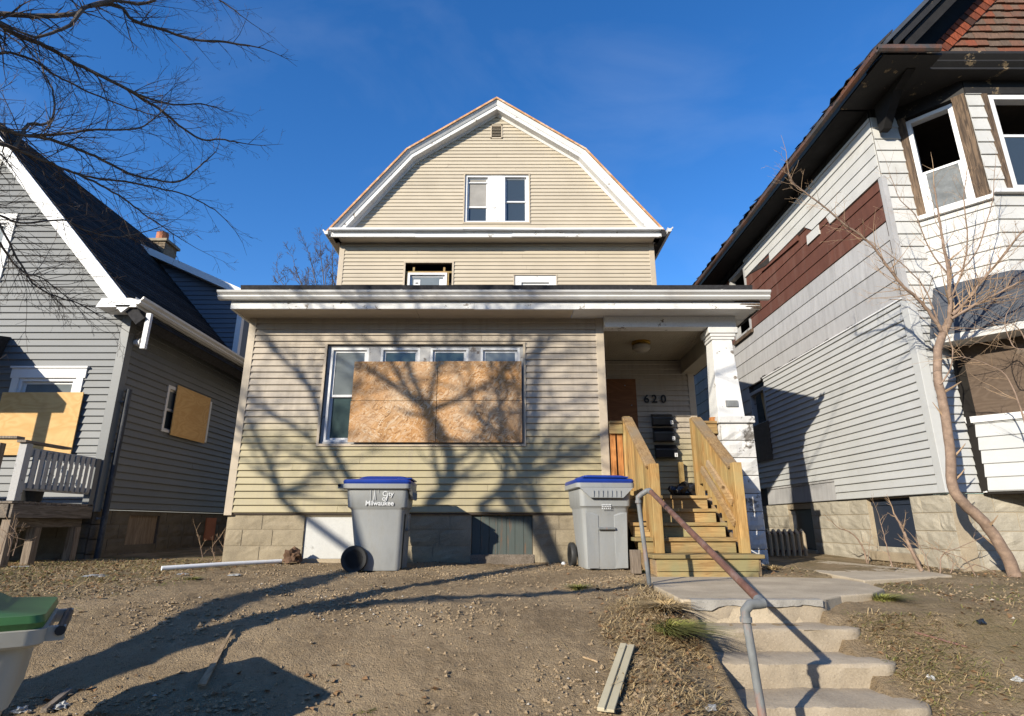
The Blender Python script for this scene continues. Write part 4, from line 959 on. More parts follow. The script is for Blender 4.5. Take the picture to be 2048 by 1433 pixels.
# foundation and basement opening
lf_ = blocks(gh, 'foundation', (XL - 0.03, 0, 0), (0, 1, 0), (1, 0, 0), 0.8, 1.69, 8.93, 15.0, 0.215, 0.45, 'blockl', 'blockl', [(9.8, 10.65, 1.15, 1.62)])
box('basement_board', 'oldwoodz', lf_, XL - 0.12, XL - 0.07, 9.8, 10.65, 1.15, 1.62)
MB().box(XL - 0.02, XL + 0.004, 12.25, 12.65, 1.15, 1.6).build('brick_patch', 'flue', lf_)
blocks(gh, 'foundation', (0, YL + 0.03, 0), *LFN, 0.8, 1.71, -13.2, XL - 0.03, 0.215, 0.45, 'blockl', 'blockl')
# front window: white surround, sash, plywood over its lower half
s_ = MB()
s_.box(LW1[0], LW1[0] + 0.11, YL - 0.035, YL + 0.06, LW1[2], LW1[3] - 0.14); s_.box(LW1[1] - 0.11, LW1[1], YL - 0.035, YL + 0.06, LW1[2], LW1[3] - 0.14); s_.box(LW1[0] - 0.03, LW1[1] + 0.03, YL - 0.04, YL + 0.06, LW1[3] - 0.14, LW1[3] + 0.02); s_.box(LW1[0] - 0.05, LW1[1] + 0.05, YL - 0.06, YL + 0.0, LW1[3] + 0.02, LW1[3] + 0.05)
s_.build('window_surround', 'vinylwhite', gh)
window(gh, (0, YL, 0), *LFN, LW1[0] + 0.112, LW1[1] - 0.112, LW1[2], LW1[3] - 0.142, 0.05, 'vinylwhite', 0.12, ('glasslight', 'glasslight'), 0.03, 0.04)
s2 = MB()
for b in ((LW2[0], LW2[0] + 0.11, LW2[2], LW2[3]), (LW2[1] - 0.11, LW2[1], LW2[2], LW2[3]), (LW2[0] + 0.11, LW2[1] - 0.11, LW2[3] - 0.11, LW2[3]), (LW2[0] + 0.11, LW2[1] - 0.11, LW2[2], LW2[2] + 0.1)):
    s2.box(b[0], b[1], YL - 0.035, YL + 0.06, b[2], b[3])
s2.build('window_surround', 'vinylwhite', gh)
window(gh, (0, YL, 0), *LFN, LW2[0] + 0.112, LW2[1] - 0.112, LW2[2] + 0.1, LW2[3] - 0.112, 0.05, 'vinylwhite', 0.5, ('glass', 'glasslight'), 0.03, 0.04)
s3 = MB(); s3.box(LV[0], LV[1], YL - 0.02, YL + 0.02, LV[2], LV[2] + 0.04); s3.box(LV[0], LV[1], YL - 0.02, YL + 0.02, LV[3] - 0.04, LV[3]); s3.box(LV[1] - 0.04, LV[1], YL - 0.02, YL + 0.02, LV[2] + 0.04, LV[3] - 0.04)
lv = s3.build('gable_vent', 'greytrim', gh); box('vent_back', 'dark', lv, LV[0], LV[1] - 0.04, YL + 0.03, YL + 0.04, LV[2], LV[3])
for k in range(6): box('louvre', 'greytrim', lv, LV[0], LV[1] - 0.04, YL - 0.01, YL + 0.02, LV[2] + 0.05 + k * 0.045, LV[2] + 0.065 + k * 0.045)
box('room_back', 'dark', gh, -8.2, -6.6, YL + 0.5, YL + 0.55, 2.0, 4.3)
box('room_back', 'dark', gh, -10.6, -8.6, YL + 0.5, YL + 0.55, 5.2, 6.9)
SD = ((0, 1, 0), (1, 0, 0))
window(gh, (XL + 0.01, 0, 0), *SD, 10.18, 10.92, 3.08, 3.93, 0.06, 'vinylwhite', 0.5, ('glass', 'glasslight'), 0.03, 0.035)
window(gh, (XL + 0.01, 0, 0), *SD, 11.01, 11.75, 3.08, 3.93, 0.06, 'vinylwhite', 0.5, ('glass', 'glasslight'), 0.03, 0.035)
MB().box(XL - 0.06, XL + 0.015, 10.922, 11.008, 3.08, 3.93).build('window_mullion', 'vinylwhite', gh)
box('room_back', 'dark', gh, XL - 0.5, XL - 0.45, 9.9, 12, 2.9, 4.1)
# shed dormer with a cheek wall facing the street, chimney on the roof behind
DY = 12.5
dz0 = lambda x: rz(x) + 0.02
cl = lambda z: max(-8.6, -6.15 - (z - 4.957) / SLL); crr = lambda z: min(XL, -8.71 + (z - 7.75) / (6.77 - 7.75) * (-6.54 + 8.71) - 0.05)
courses(gh, 'dormer_wall', (0, DY, 0), *LFN, 5.13, 7.68, 0.1155, cl, lambda z: max(crr(z), cl(z)), 'bluegrey', [], lip=0.015)
dr = MB(); A = (-8.80, 7.83); B = (-6.05, 7.83 + (2.75) * (5.27 - 6.25) / 2.17)
dr.hexa([(A[0], DY - 0.25, A[1] - 0.1), (B[0], DY - 0.25, B[1] - 0.1), (B[0], 18, B[1] - 0.1), (A[0], 18, A[1] - 0.1), (A[0], DY - 0.25, A[1]), (B[0], DY - 0.25, B[1]), (B[0], 18, B[1]), (A[0], 18, A[1])])
dr.build('dormer_roof', 'asphaltroof', gh)
MB().hexa([(A[0], DY - 0.29, A[1] - 0.15), (B[0], DY - 0.29, B[1] - 0.15), (B[0], DY - 0.251, B[1] - 0.15), (A[0], DY - 0.251, A[1] - 0.15), (A[0], DY - 0.29, A[1] + 0.015), (B[0], DY - 0.29, B[1] + 0.015), (B[0], DY - 0.251, B[1] + 0.015), (A[0], DY - 0.251, A[1] + 0.015)]).build('dormer_rake', 'vinylwhite', gh)
MB().hexa([(A[0], DY - 0.25, A[1] - 0.14), (B[0], DY - 0.25, B[1] - 0.14), (B[0], DY, B[1] - 0.14), (A[0], DY, A[1] - 0.14), (A[0], DY - 0.25, A[1] - 0.12), (B[0], DY - 0.25, B[1] - 0.12), (B[0], DY, B[1] - 0.12), (A[0], DY, A[1] - 0.12)]).build('dormer_soffit', 'vinylwhite', gh)
MB().box(XL - 0.09, XL + 0.03, DY - 0.025, DY + 0.1, 4.9, 6.55).build('dormer_corner_board', 'vinylwhite', gh)
box('dormer_side', 'bluegrey', gh, XL - 0.1, XL + 0.005, DY + 0.1, 17.8, 4.9, 6.5)
ch = MB(); cx, cy = -9.55, 14.1
chim = box('chimney', 'brick', gh, cx - 0.27, cx + 0.27, cy - 0.27, cy + 0.27, 7.6, 8.74)
for z in range(10):
    for k in range(3):
        o_ = 0.09 * (z % 2); box('brick', 'brick', chim, cx - 0.275 + k * 0.185 + 0.004, cx - 0.275 + k * 0.185 + 0.178, cy - 0.279, cy - 0.26, 8.0 + z * 0.075, 8.0 + z * 0.075 + 0.065)
MB().box(cx - 0.33, cx + 0.33, cy - 0.33, cy + 0.33, 8.741, 8.82).build('chimney_cap', 'mortar', chim, bevel=0.01)
MB().lathe([(0.15, 0), (0.15, 0.30), (0.12, 0.30), (0.12, 0.1)], (cx - 0.02, cy, 8.82), 12).build('flue', 'flue', chim)

# plywood sheets on the grey house, its vent pipe, its little deck
pw = MB().box(-0.64, 0.64, -0.009, 0.009, 0, 0.985).build('plywood_sheet', 'plyfresh', None, loc=(-7.42, YL - 0.06, 2.50))
tag(pw, 'pale plywood sheet over the lower front window behind the white deck railing', 'plywood')
pw2 = MB().box(-0.009, 0.009, -0.60, 0.60, 0, 0.93).build('plywood_sheet', 'plyfresh', None, loc=(XL + 0.055, 11.0, 3.045))
tag(pw2, 'small orange plywood sheet over the window in the shaded side wall', 'plywood')
vp = thing('vent_pipe', 'tall dark pipe standing against the shaded corner of the grey house', 'pipe', (XL + 0.10, 9.02, 0.95))
MB().tube([(0, 0.0, 0), (0.0, 0, 1.5), (0.01, 0.0, 2.62)], 0.045, 10).build('pipe', 'darkpipe', vp, True)
for z in (0.6, 1.6, 2.4): MB().box(-0.09, -0.03, -0.05, 0.05, z, z + 0.03).build('pipe_strap', 'galv', vp)

dk = thing('front_deck', 'weathered wooden deck with white slatted railing before the grey house', 'deck', (-7.2, 8.15, 0.97))
DO = Vector((-7.2, 8.15, 0.97))
def db(name, mat, x0, x1, y0, y1, z0, z1, bevel=0.004): return MB().box(x0 - DO.x, x1 - DO.x, y0 - DO.y, y1 - DO.y, z0 - DO.z, z1 - DO.z).build(name, mat, dk, bevel=bevel)
for k in range(16):
    y = 7.42 + k * 0.092
    if y < 8.83: db('deck_board', 'oldwoody', -9.4, -6.30, y, y + 0.086, 1.735 + U(-0.002, 0.002), 1.765)
db('rim_joist', 'oldwoody', -6.335, -6.295, 7.44, 8.87, 1.56, 1.73); db('rim_joist', 'oldwoody', -9.4, -6.34, 7.42, 7.46, 1.56, 1.73)
db('beam', 'oldwoody', -6.50, -6.42, 7.7, 8.87, 1.44, 1.555)
for x, y in ((-6.36, 7.52), (-6.45, 8.05), (-6.40, 8.72), (-8.1, 7.52)): db('leg', 'oldwoodz', x - 0.055, x + 0.055, y - 0.055, y + 0.055, 0.90, 1.56 if y < 7.6 else 1.44)
# side railing
db('railing_post', 'oldwhite', -6.40, -6.30, 7.44, 7.54, 1.77, 2.50); db('railing_post', 'greytrim', -6.40, -6.30, 8.76, 8.86, 1.60, 2.44)
db('top_rail', 'oldwhite', -6.375, -6.325, 7.54, 8.76, 2.345, 2.45); db('bottom_rail', 'oldwhite', -6.375, -6.325, 7.54, 8.76, 1.905, 2.0)
db('rail_cap', 'oldwoody', -6.41, -6.29, 7.40, 8.2, 2.502, 2.535)
for k in range(11):
    y = 7.60 + k * 0.106; db('slat', 'oldwhite', -6.32, -6.302, y, y + 0.072, 1.93, 2.43, 0.002)
# front railing towards the street
db('railing_post', 'oldwoodz', -6.72, -6.63, 7.42, 7.51, 1.77, 2.50); db('railing_post', 'oldwoodz', -7.05, -6.95, 7.42, 7.52, 1.6, 2.55)
db('top_rail', 'oldwhite', -9.4, -7.06, 7.45, 7.50, 2.36, 2.46); db('bottom_rail', 'oldwhite', -9.4, -7.06, 7.45, 7.50, 1.90, 1.99)
for k in range(14):
    x = -8.8 + k * 0.12; db('slat', 'oldwhite', x, x + 0.075, 7.43, 7.449, 1.93, 2.43, 0.002)
db('gate_board', 'oldwoodz', -6.94, -6.73, 7.445, 7.475, 1.95, 2.38)
db('rail_cap', 'oldwoody', -9.4, -6.42, 7.40, 7.53, 2.552, 2.585)
pt_ = MB().lathe([(0.10, 0), (0.16, 0.02), (0.17, 0.15), (0.18, 0.17), (0.12, 0.17)], (0, 0, 0), 16).build('planter_tub', 'rubber', None, True, loc=(-6.72, 8.15, 1.766))
tag(pt_, 'dark round tub standing on the weathered deck behind its railing', 'tub')
# porch roof corner of the grey house reaching in from the left
cr_ = MB(); cr_.hexa([(-10.5, 7.3, 3.95), (-8.30, 7.3, 3.95), (-8.30, 8.88, 3.95), (-10.5, 8.88, 3.95), (-10.5, 7.3, 4.10), (-8.28, 7.3, 4.10), (-8.20, 8.88, 4.42), (-10.5, 8.88, 4.42)])
cr_.build('porch_roof', 'asphaltroof', gh)
db2 = MB().box(-8.52, -8.40, 7.40, 7.52, 1.7, 3.95).build('porch_post', 'bluegrey', gh)

# ------------------------------------------------------------------ the fire-damaged white house on the right
wh = thing('damaged_house', 'derelict white and brown sided house with charred eaves and red shingled gable', 'house', (0, 0, 0))
XR, YR = 5.4, 7.28
WS = ((0, 1, 0), (-1, 0, 0))
RW1 = (11.90, 12.72, 2.74, 4.32); RW2 = (12.15, 13.1, 5.68, 7.3)
# pale vinyl on the lower side wall, patches of older shingle where it is missing
courses(wh, 'side_wall', (XR, 0, 0), *WS, 2.20, 4.47, 0.1095, 7.36, 11.9, 'paleside', [], lip=0.019, seam=3.0)
courses(wh, 'side_wall', (XR, 0, 0), *WS, 1.855, 2.20, 0.115, 7.36, 9.75, 'paleside', [], lip=0.019)
courses(wh, 'side_wall', (XR + 0.012, 0, 0), *WS, 1.855, 2.20, 0.30, 9.75, 12.4, 'greyshingle', [], lip=0.012, seam=0.8, bname='shingle_board')
courses(wh, 'side_wall', (XR, 0, 0), *WS, 1.855, 3.6, 0.1095, 12.72, 17.5, 'paleside', [], lip=0.019)
courses(wh, 'side_wall', (XR, 0, 0), *WS, 2.2, 2.74, 0.1095, 11.9, 12.72, 'paleside', [], lip=0.019)
courses(wh, 'side_wall', (XR + 0.012, 0, 0), *WS, 3.6, 4.47, 0.29, 12.72, 17.5, 'greyshingle', [], lip=0.012, seam=1.2, bname='shingle_board', gap=0.004)
courses(wh, 'side_wall', (XR + 0.012, 0, 0), *WS, 4.47, 5.68, 0.3025, 7.30, 17.5, 'greyshingle', [(RW1[0], RW1[1], 4.2, RW1[3])], lip=0.012, seam=1.1, bname='shingle_board', gap=0.004)
courses(wh, 'side_wall', (XR + 0.010, 0, 0), *WS, 5.68, 6.93, 0.25, 7.30, 12.15, 'brownside', [], lip=0.014, seam=2.2, bname='shingle_board', gap=0.003)
courses(wh, 'side_wall', (XR + 0.010, 0, 0), *WS, 5.68, 7.3, 0.27, 13.1, 17.5, 'brownside', [], lip=0.014, seam=2.2, bname='shingle_board')
uw = courses(wh, 'side_wall', (XR, 0, 0), *WS, 6.93, 7.38, 0.19, 7.29, 12.15, 'whiteside', [], lip=0.019, seam=3.2)
for (a, b, z0, z1, tl) in ((7.29, 10.9, 6.74, 6.93, 0), (7.29, 9.45, 6.55, 6.74, 0.25), (7.29, 8.75, 6.36, 6.55, 0.1), (9.0, 9.42, 6.36, 6.545, 0)):     # broken courses over the brown boards
    MB().hexa([(XR - 0.026, a, z0), (XR - 0.026, b - tl, z0 + 0.0), (XR + 0.005, b - tl, z0), (XR + 0.005, a, z0), (XR - 0.012, a, z1), (XR - 0.012, b, z1), (XR + 0.005, b, z1), (XR + 0.005, a, z1)]).build('siding_board', 'whiteside', uw)
MB().hexa([(XR - 0.035, 9.7, 6.60), (XR - 0.03, 11.3, 6.69), (XR, 11.3, 6.69), (XR, 9.7, 6.60), (XR - 0.02, 9.7, 6.72), (XR - 0.012, 11.3, 6.735), (XR, 11.3, 6.735), (XR, 9.7, 6.72)]).build('loose_board', 'brownside', uw)
MB().hexa([(XR - 0.012, 9.45, 6.70), (XR - 0.012, 10.9, 6.70), (XR, 10.9, 6.70), (XR, 9.45, 6.70), (XR - 0.01, 9.45, 6.74), (XR - 0.01, 12.0, 6.95), (XR, 12.0, 6.95), (XR, 9.45, 6.74)]).build('tar_paper', 'tar', uw)
tp = MB()                                         # ragged edge between shingle and vinyl
for k in range(46):
    y = 7.9 + k * 0.09; h = max(0, 0.03 + 0.05 * noise.noise(Vector((y * 3, 1, 1)))) * (1 if noise.noise(Vector((y * 1.3, 7, 2))) > -0.1 else 0.15)
    tp.box(XR - 0.0215, XR - 0.0005, y, y + U(0.03, 0.085), 4.475, 4.478 + h)
tp.build('torn_edge', 'tar', uw)
box('flashing', 'vinylwhite', wh, XR - 0.03, XR, 7.36, 11.9, 4.472, 4.492)
MB().box(XR - 0.03, XR + 0.10, YR - 0.03, YR + 0.10, 1.86, 4.44).build('corner_board', 'paleside', wh, bevel=0.006)
MB().box(XR - 0.02, XR + 0.05, YR - 0.02, YR + 0.06, 4.44, 6.36).build('corner_board', 'greyshingle', wh)
# lower side window: curtain above, weathered board below
w = window(wh, (XR, 0, 0), *WS, RW1[0], RW1[1], RW1[2], RW1[3], 0.07, 'oldwhite', 0.55, ('glass', None), 0.05, 0.05)
MB().hexa([(XR + 0.11, 11.95, 3.5), (XR + 0.11, 12.25, 3.5), (XR + 0.115, 12.25, 3.5), (XR + 0.115, 11.95, 3.5), (XR + 0.11, 11.95, 4.25), (XR + 0.11, 12.38, 4.25), (XR + 0.115, 12.38, 4.25), (XR + 0.115, 11.95, 4.25)]).build('curtain', 'curtain', w)
box('window_board', 'plygrey', wh, XR - 0.03, XR - 0.012, 11.87, 12.74, 2.76, 3.56)
box('room_back', 'dark', wh, XR + 0.5, XR + 0.55, 11.5, 13.2, 2.5, 4.6)
w = window(wh, (XR, 0, 0), *WS, RW2[0], RW2[1], RW2[2], RW2[3], 0.09, 'oldwhite', 0.5, (None, None), 0.05, 0.05)
r2 = MB(); r2.box(XR + 0.9, XR + 0.95, 11.5, 13.8, 5.3, 7.4); r2.box(XR + 0.1, XR + 0.9, 13.8, 13.85, 5.3, 7.4); r2.box(XR + 0.1, XR + 0.9, 11.45, 11.5, 5.3, 7.4); r2.box(XR + 0.1, XR + 0.9, 11.5, 13.8, 7.4, 7.45)
r2.build('room_back', 'dark', wh)
box('room_back', 'dark', wh, 5.55, 9.0, 7.42, 7.47, 1.86, 4.6)
box('room_back', 'dark', wh, 5.80, 9.0, 7.20, 7.24, 1.88, 4.5)
MB().box(XR - 0.05, XR + 0.02, 12.1, 13.15, 5.60, 5.68).build('window_sill', 'burntpost', wh)
# block foundation with two dark basement openings
RF = [(8.02, 9.0, 1.10, 1.84), (10.72, 11.62, 1.03, 1.75)]
rf = blocks(wh, 'foundation', (XR + 0.03, 0, 0), *WS, 0.82, 1.85, 7.28, 17.5, 0.225, 0.56, 'blockr', 'mortarr', RF, 0.026, rough=0.9)
for a, b, z0, z1 in RF:
    MB().box(XR + 0.10, XR + 0.14, a, b, z0, z1).build('basement_panel', 'navy', rf)
    MB().box(XR + 0.085, XR + 0.12, a, b, z1 - 0.09, z1 - 0.03).build('panel_batten', 'navy', rf)
    MB().box(XR - 0.03, XR + 0.12, a - 0.06, b + 0.06, z0 - 0.13, z0).build('sill', 'sill', rf, bevel=0.01)
blocks(wh, 'foundation', (0, YR + 0.03, 0), *FN, 0.82, 1.85, 5.435, 12.5, 0.225, 0.56, 'blockr', 'mortarr', [], 0.026, rough=0.9)
# street side: strip of wall, then a two-storey angled bay
courses(wh, 'front_wall', (0, YR, 0), *FN, 1.855, 4.44, 0.1095, XR + 0.10, 5.82, 'paleside', [], lip=0.019)
courses(wh, 'front_wall', (0, YR, 0), *FN, 4.44, 7.38, 0.196, XR + 0.0, 5.80, 'whiteside', [], lip=0.018)
c45 = math.sqrt(0.5); BL = 0.82
BA = ((c45, -c45, 0), (-c45, -c45, 0)); OA = (5.80, 7.28, 0); OB = (5.80 + BL * c45, 7.28 - BL * c45, 0); YBAY = OB[1]
courses(wh, 'bay_wall', OA, *BA, 4.54, 5.68, 0.196, 0.0, BL, 'whiteside', [], lip=0.018)
courses(wh, 'bay_wall', (0, YBAY, 0), *FN, 4.54, 5.72, 0.196, OB[0], 9.0, 'whiteside', [], lip=0.018)
courses(wh, 'bay_wall', (0, YBAY, 0), *FN, 5.72, 7.30, 0.196, OB[0], OB[0] + 0.22, 'whiteside', [], lip=0.018)
courses(wh, 'bay_wall', (0, YBAY, 0), *FN, 5.72, 7.30, 0.196, 8.35, 9.0, 'whiteside', [], lip=0.018)
def bay(mb, s0, s1, z0, z1, n0, n1):
    o = Vector(OA); S = Vector(BA[0]); Nn = Vector(BA[1])
    p = lambda s, n, z: o + S * s + Nn * n + Vector((0, 0, z))
    return mb.hexa([p(s0, n1, z0), p(s1, n1, z0), p(s1, n0, z0), p(s0, n0, z0), p(s0, n1, z1), p(s1, n1, z1), p(s1, n0, z1), p(s0, n0, z1)])
bay(MB(), 0.0, 0.10, 5.66, 7.32, -0.1, 0.02).build('bay_post', 'burntpost', wh); bay(MB(), 0.66, BL - 0.01, 5.68, 7.32, -0.1, 0.02).build('bay_post', 'burntpost', wh)
bay(MB(), -0.02, BL + 0.02, 5.62, 5.68, -0.08, 0.07).build('bay_sill', 'white', wh)
w = window(wh, OA, *BA, 0.102, 0.658, 5.69, 7.24, 0.055, 'vinylwhite', 0.43, ('glassfrost', None), 0.03, 0.035)
MB().box(OB[0] + 0.22, OB[0] + 0.30, YBAY - 0.02, YBAY + 0.1, 5.72, 7.30).build('bay_post', 'burntpost', wh)
w = window(wh, (0, YBAY, 0), *FN, OB[0] + 0.302, 8.34, 5.78, 7.28, 0.07, 'vinylwhite', 0.60, ('glass', None), 0.03, 0.04)
MB().box(OB[0] + 0.0, 9.0, YBAY - 0.07, YBAY + 0.05, 5.70, 5.755).build('bay_sill', 'white', wh)
rm = MB(); rm.box(5.5, 9.2, 9.4, 9.45, 5.2, 7.5); rm.box(5.55, 9.2, 7.32, 9.4, 7.42, 7.46); rm.box(5.55, 9.2, 7.42, 9.4, 5.2, 5.24); rm.box(5.55, 5.6, 7.4, 9.4, 5.2, 7.5)
rm.prism([(5.72, 7.36), (6.40, 6.76), (9.2, 6.76), (9.2, 7.40)], 'z', 7.33, 7.36)
rm.build('room_back', 'darkbrown', wh)
# charred frieze, cornice and soffit
bay(MB(), -0.01, BL, 7.30, 7.62, -0.05, 0.015).build('frieze', 'burnt', wh)
MB().box(OB[0], 9.0, YBAY - 0.015, YBAY + 0.05, 7.30, 7.62).build('frieze', 'burnt', wh)
MB().box(5.42, 5.80, YR - 0.01, YR + 0.05, 7.38, 7.62).build('frieze', 'soot', wh)
MB().box(XR - 0.005, XR + 0.05, 7.3, 17.5, 7.38, 7.62).build('frieze', 'soot', wh)
MB().box(4.98, 5.76, 6.22, 7.28, 7.52, 7.55).build('soffit', 'burnt', wh)
MB().box(5.762, 9.0, 6.47, 7.28, 7.52, 7.55).build('soffit', 'burnt', wh)
MB().box(4.98, XR - 0.006, 7.29, 17.5, 7.50, 7.53).build('soffit', 'soot', wh)
bk_ = MB().prism([(7.2, 7.51), (6.45, 7.51), (6.75, 7.42), (6.98, 7.2), (7.1, 7.05), (7.2, 7.05)], 'x', 5.44, 5.56); bk_.build('eave_bracket', 'soot', wh)
cn = MB(); cn.prism([(YBAY - 0.20, 7.55), (YBAY - 0.27, 7.62), (YBAY - 0.25, 7.66), (YBAY - 0.30, 7.72), (YBAY - 0.30, 7.76), (YBAY, 7.76), (YBAY, 7.55)], 'x', 5.72, 9.3); cn.build('cornice', 'burnt', wh)
# rust-streaked gutter along the eave with its short return round the corner
GU = [(0.0, 0.06), (-0.02, 0.0), (-0.05, -0.045), (-0.10, -0.055), (-0.14, -0.02), (-0.15, 0.06), (-0.135, 0.06), (-0.12, -0.01), (-0.09, -0.03), (-0.05, -0.02), (-0.02, 0.04)]
MB().prism([(4.95 + a * 0.65, 7.56 + b * 0.7) for a, b in GU], 'y', 6.18, 17.2).build('gutter', 'rustgutter', wh)
MB().prism([(6.22 + a * 0.65, 7.56 + b * 0.7) for a, b in GU], 'x', 4.86, 5.70).build('gutter', 'rustgutter', wh)
for k in range(18): MB().box(4.845, 4.96, 6.3 + k * 0.6, 6.32 + k * 0.6, 7.585, 7.595).build('gutter_strap', 'rustgutter', wh)
# roof slope, ragged edge, rake boards, shingled gable
pitch = 0.89 / 0.87
wr = MB(); wr.hexa([(4.93, 6.18, 7.56), (9.3, 6.18, 7.56 + 4.37 * pitch), (9.3, 17.3, 7.56 + 4.37 * pitch), (4.93, 17.3, 7.56), (4.93, 6.18, 7.64), (9.3, 6.18, 7.64 + 4.37 * pitch), (9.3, 17.3, 7.64 + 4.37 * pitch), (4.93, 17.3, 7.64)])
wroof = wr.build('roof', 'asphaltroof', wh)
for k in range(60):
    y = 6.25 + k * 0.18; MB().hexa([(4.86 + U(-0.09, 0.03), y, 7.615), (5.2, y, 7.95), (5.2, y + U(0.12, 0.20), 7.95), (4.86 + U(-0.09, 0.03), y + U(0.12, 0.20), 7.615), (4.86, y, 7.645), (5.2, y, 7.985), (5.2, y + 0.17, 7.985), (4.86, y + 0.17, 7.645)]).build('eave_shingle', 'asphaltroof', wroof)
def rakeb(d0, d1, y0, y1, name, mat, xa=4.98):
    k = math.hypot(1, pitch)
    f = lambda x, d: (x + d * pitch / k * 0, 7.60 + (x - 4.93) * pitch + d * k)
    MB().hexa([(xa, y0, f(xa, d0)[1]), (9.3, y0, f(9.3, d0)[1]), (9.3, y1, f(9.3, d0)[1]), (xa, y1, f(xa, d0)[1]), (xa, y0, f(xa, d1)[1]), (9.3, y0, f(9.3, d1)[1]), (9.3, y1, f(9.3, d1)[1]), (xa, y1, f(xa, d1)[1])]).build(name, mat, wroof)
rakeb(-0.02, 0.03, 6.12, 6.18, 'rake_edge', 'skirt'); rakeb(-0.13, -0.03, 6.16, 6.21, 'rake_board', 'burnt', 5.1); rakeb(-0.28, -0.14, 6.21, 6.26, 'rake_board', 'soot', 5.3); rakeb(-0.20, -0.15, 6.27, 6.55, 'rake_soffit', 'soot', 5.3)
GYs = YBAY - 0.16
gx = lambda z: 5.28 + (z - 7.56) / pitch           # gable edge under the rake
gb = MB(); gb.prism([(5.02, 7.62), (9.3, 7.62), (9.3, 12.0), (5.02, 7.63)], 'y', GYs, GYs + 0.12); gable = gb.build('gable_wall', 'soot', wh)
rowh = 0.128; row = 0; z = 7.70
shp = []
while z < 9.3:
    x = max(5.76, gx(z) + 0.40) + U(0, 0.08); 
    while x < 8.4:
        w_ = U(0.10, 0.19); shp.append((x, w_, z + U(-0.008, 0.006))); x += w_ + 0.004
    z += rowh
for x, w_, z in shp:
    t0 = 0.028 + U(-0.004, 0.004); y0 = GYs - t0
    MB().hexa([(x, y0 - 0.012, z), (x + w_, y0 - 0.012 - U(0, 0.006), z), (x + w_, GYs, z), (x, GYs, z), (x, y0 + 0.022, z + rowh * 1.25), (x + w_, y0 + 0.022, z + rowh * 1.25), (x + w_, GYs, z + rowh * 1.25), (x, GYs, z + rowh * 1.25)]).build('shingle', 'redshingle', gable)
k_ = math.hypot(1, pitch); dx, dz = 1 / k_, pitch / k_
for k in range(-1, 22):                                # cap shingles along the rake
    s0_ = 0.12 + k * 0.125; bx_, bz_ = 5.70 + s0_ * dx, 7.72 + s0_ * dz
    a = (bx_, bz_); b = (bx_ + 0.12 * dx, bz_ + 0.12 * dz); q = 0.20
    MB().hexa([(a[0], GYs - 0.055, a[1]), (a[0] + q * dz, GYs - 0.055, a[1] - q * dx), (a[0] + q * dz, GYs - 0.02, a[1] - q * dx), (a[0], GYs - 0.02, a[1]), (b[0], GYs - 0.045, b[1]), (b[0] + q * dz, GYs - 0.045, b[1] - q * dx), (b[0] + q * dz, GYs - 0.02, b[1] - q * dx), (b[0], GYs - 0.02, b[1])]).build('cap_shingle', 'redcap', gable)
# skirt roof between the storeys, boarded lower bay window, siding below it
def ringz(off, z):
    t = math.tan(R(22.5))
    return [(5.80 - off * 0.75, 7.28 - off * 0.25, z), (5.80 - off * c45 + off * 0.05, 7.28 - off * c45, z), (OB[0] - off * t * 0.0 - off * 0.41, OB[1] - off, z), (9.3, OB[1] - off, z)]
sk_ = MB(); sk_.loft([ringz(0.015, 4.60), ringz(0.18, 4.24), ringz(0.36, 3.86), ringz(0.36, 3.83), ringz(0.0, 4.2)], closed=False, cap=False); skirt = sk_.build('skirt_roof', 'skirt', wh)
sf = MB(); sf.loft([ringz(0.355, 3.85), ringz(0.355, 3.735), ringz(0.32, 3.735), ringz(0.0, 3.735)], closed=False, cap=False); sf.build('skirt_fascia', 'whiteside', skirt)
MB().loft([ringz(0.33, 3.86), ringz(0.33, 3.735)], closed=False, cap=False).build('skirt_fascia_back', 'white', skirt)
OA2 = (5.84, 7.24, 0)
lb = courses(wh, 'bay_wall', OA2, *BA, 1.87, 2.72, 0.165, 0.0, BL, 'paleside', [], lip=0.014)
courses(wh, 'bay_wall', (0, OA2[1] - BL * c45, 0), *FN, 1.87, 2.72, 0.165, OA2[0] + BL * c45, 9.0, 'paleside', [], lip=0.019)
def bay2(mb, s0, s1, z0, z1, n0, n1):
    o = Vector(OA2); S = Vector(BA[0]); Nn = Vector(BA[1])
    p = lambda s, n, z: o + S * s + Nn * n + Vector((0, 0, z))
    return mb.hexa([p(s0, n1, z0), p(s1, n1, z0), p(s1, n0, z0), p(s0, n0, z0), p(s0, n1, z1), p(s1, n1, z1), p(s1, n0, z1), p(s0, n0, z1)])
bay2(MB(), 0.035, BL, 2.80, 3.74, -0.05, -0.03).build('window_board', 'plygrey', wh)
MB().box(OA2[0] + BL * c45, 9.0, OA2[1] - BL * c45 + 0.03, OA2[1] - BL * c45 + 0.06, 2.80, 3.74).build('window_board', 'plygrey', wh)
bay2(MB(), -0.03, BL + 0.03, 2.72, 2.80, -0.05, 0.035).build('bay_sill', 'white', wh); MB().box(OA2[0] + BL * c45, 9.0, OA2[1] - BL * c45 - 0.035, OA2[1] - BL * c45 + 0.05, 2.721, 2.80).build('bay_sill', 'white', wh)
bay2(MB(), 0.0, 0.034, 2.80, 3.74, -0.05, 0.02).build('bay_post', 'burntpost', wh); bay2(MB(), -0.012, 0.03, 1.86, 2.72, -0.02, 0.024).build('bay_post', 'white', wh)
MB().prism([(5.84, 7.26), (OA2[0] + BL * c45, OA2[1] - BL * c45 + 0.02), (9.0, OA2[1] - BL * c45 + 0.02), (9.0, 7.26)], 'z', 1.84, 1.868).build('bay_floor', 'dark', wh)
box('body_wall', 'sheath', wh, 5.6, 12.5, 17.4, 17.5, 0.9, 7.5)
box('body_wall', 'whiteside', wh, 9.0, 12.5, 7.30, 7.40, 1.85, 7.5)

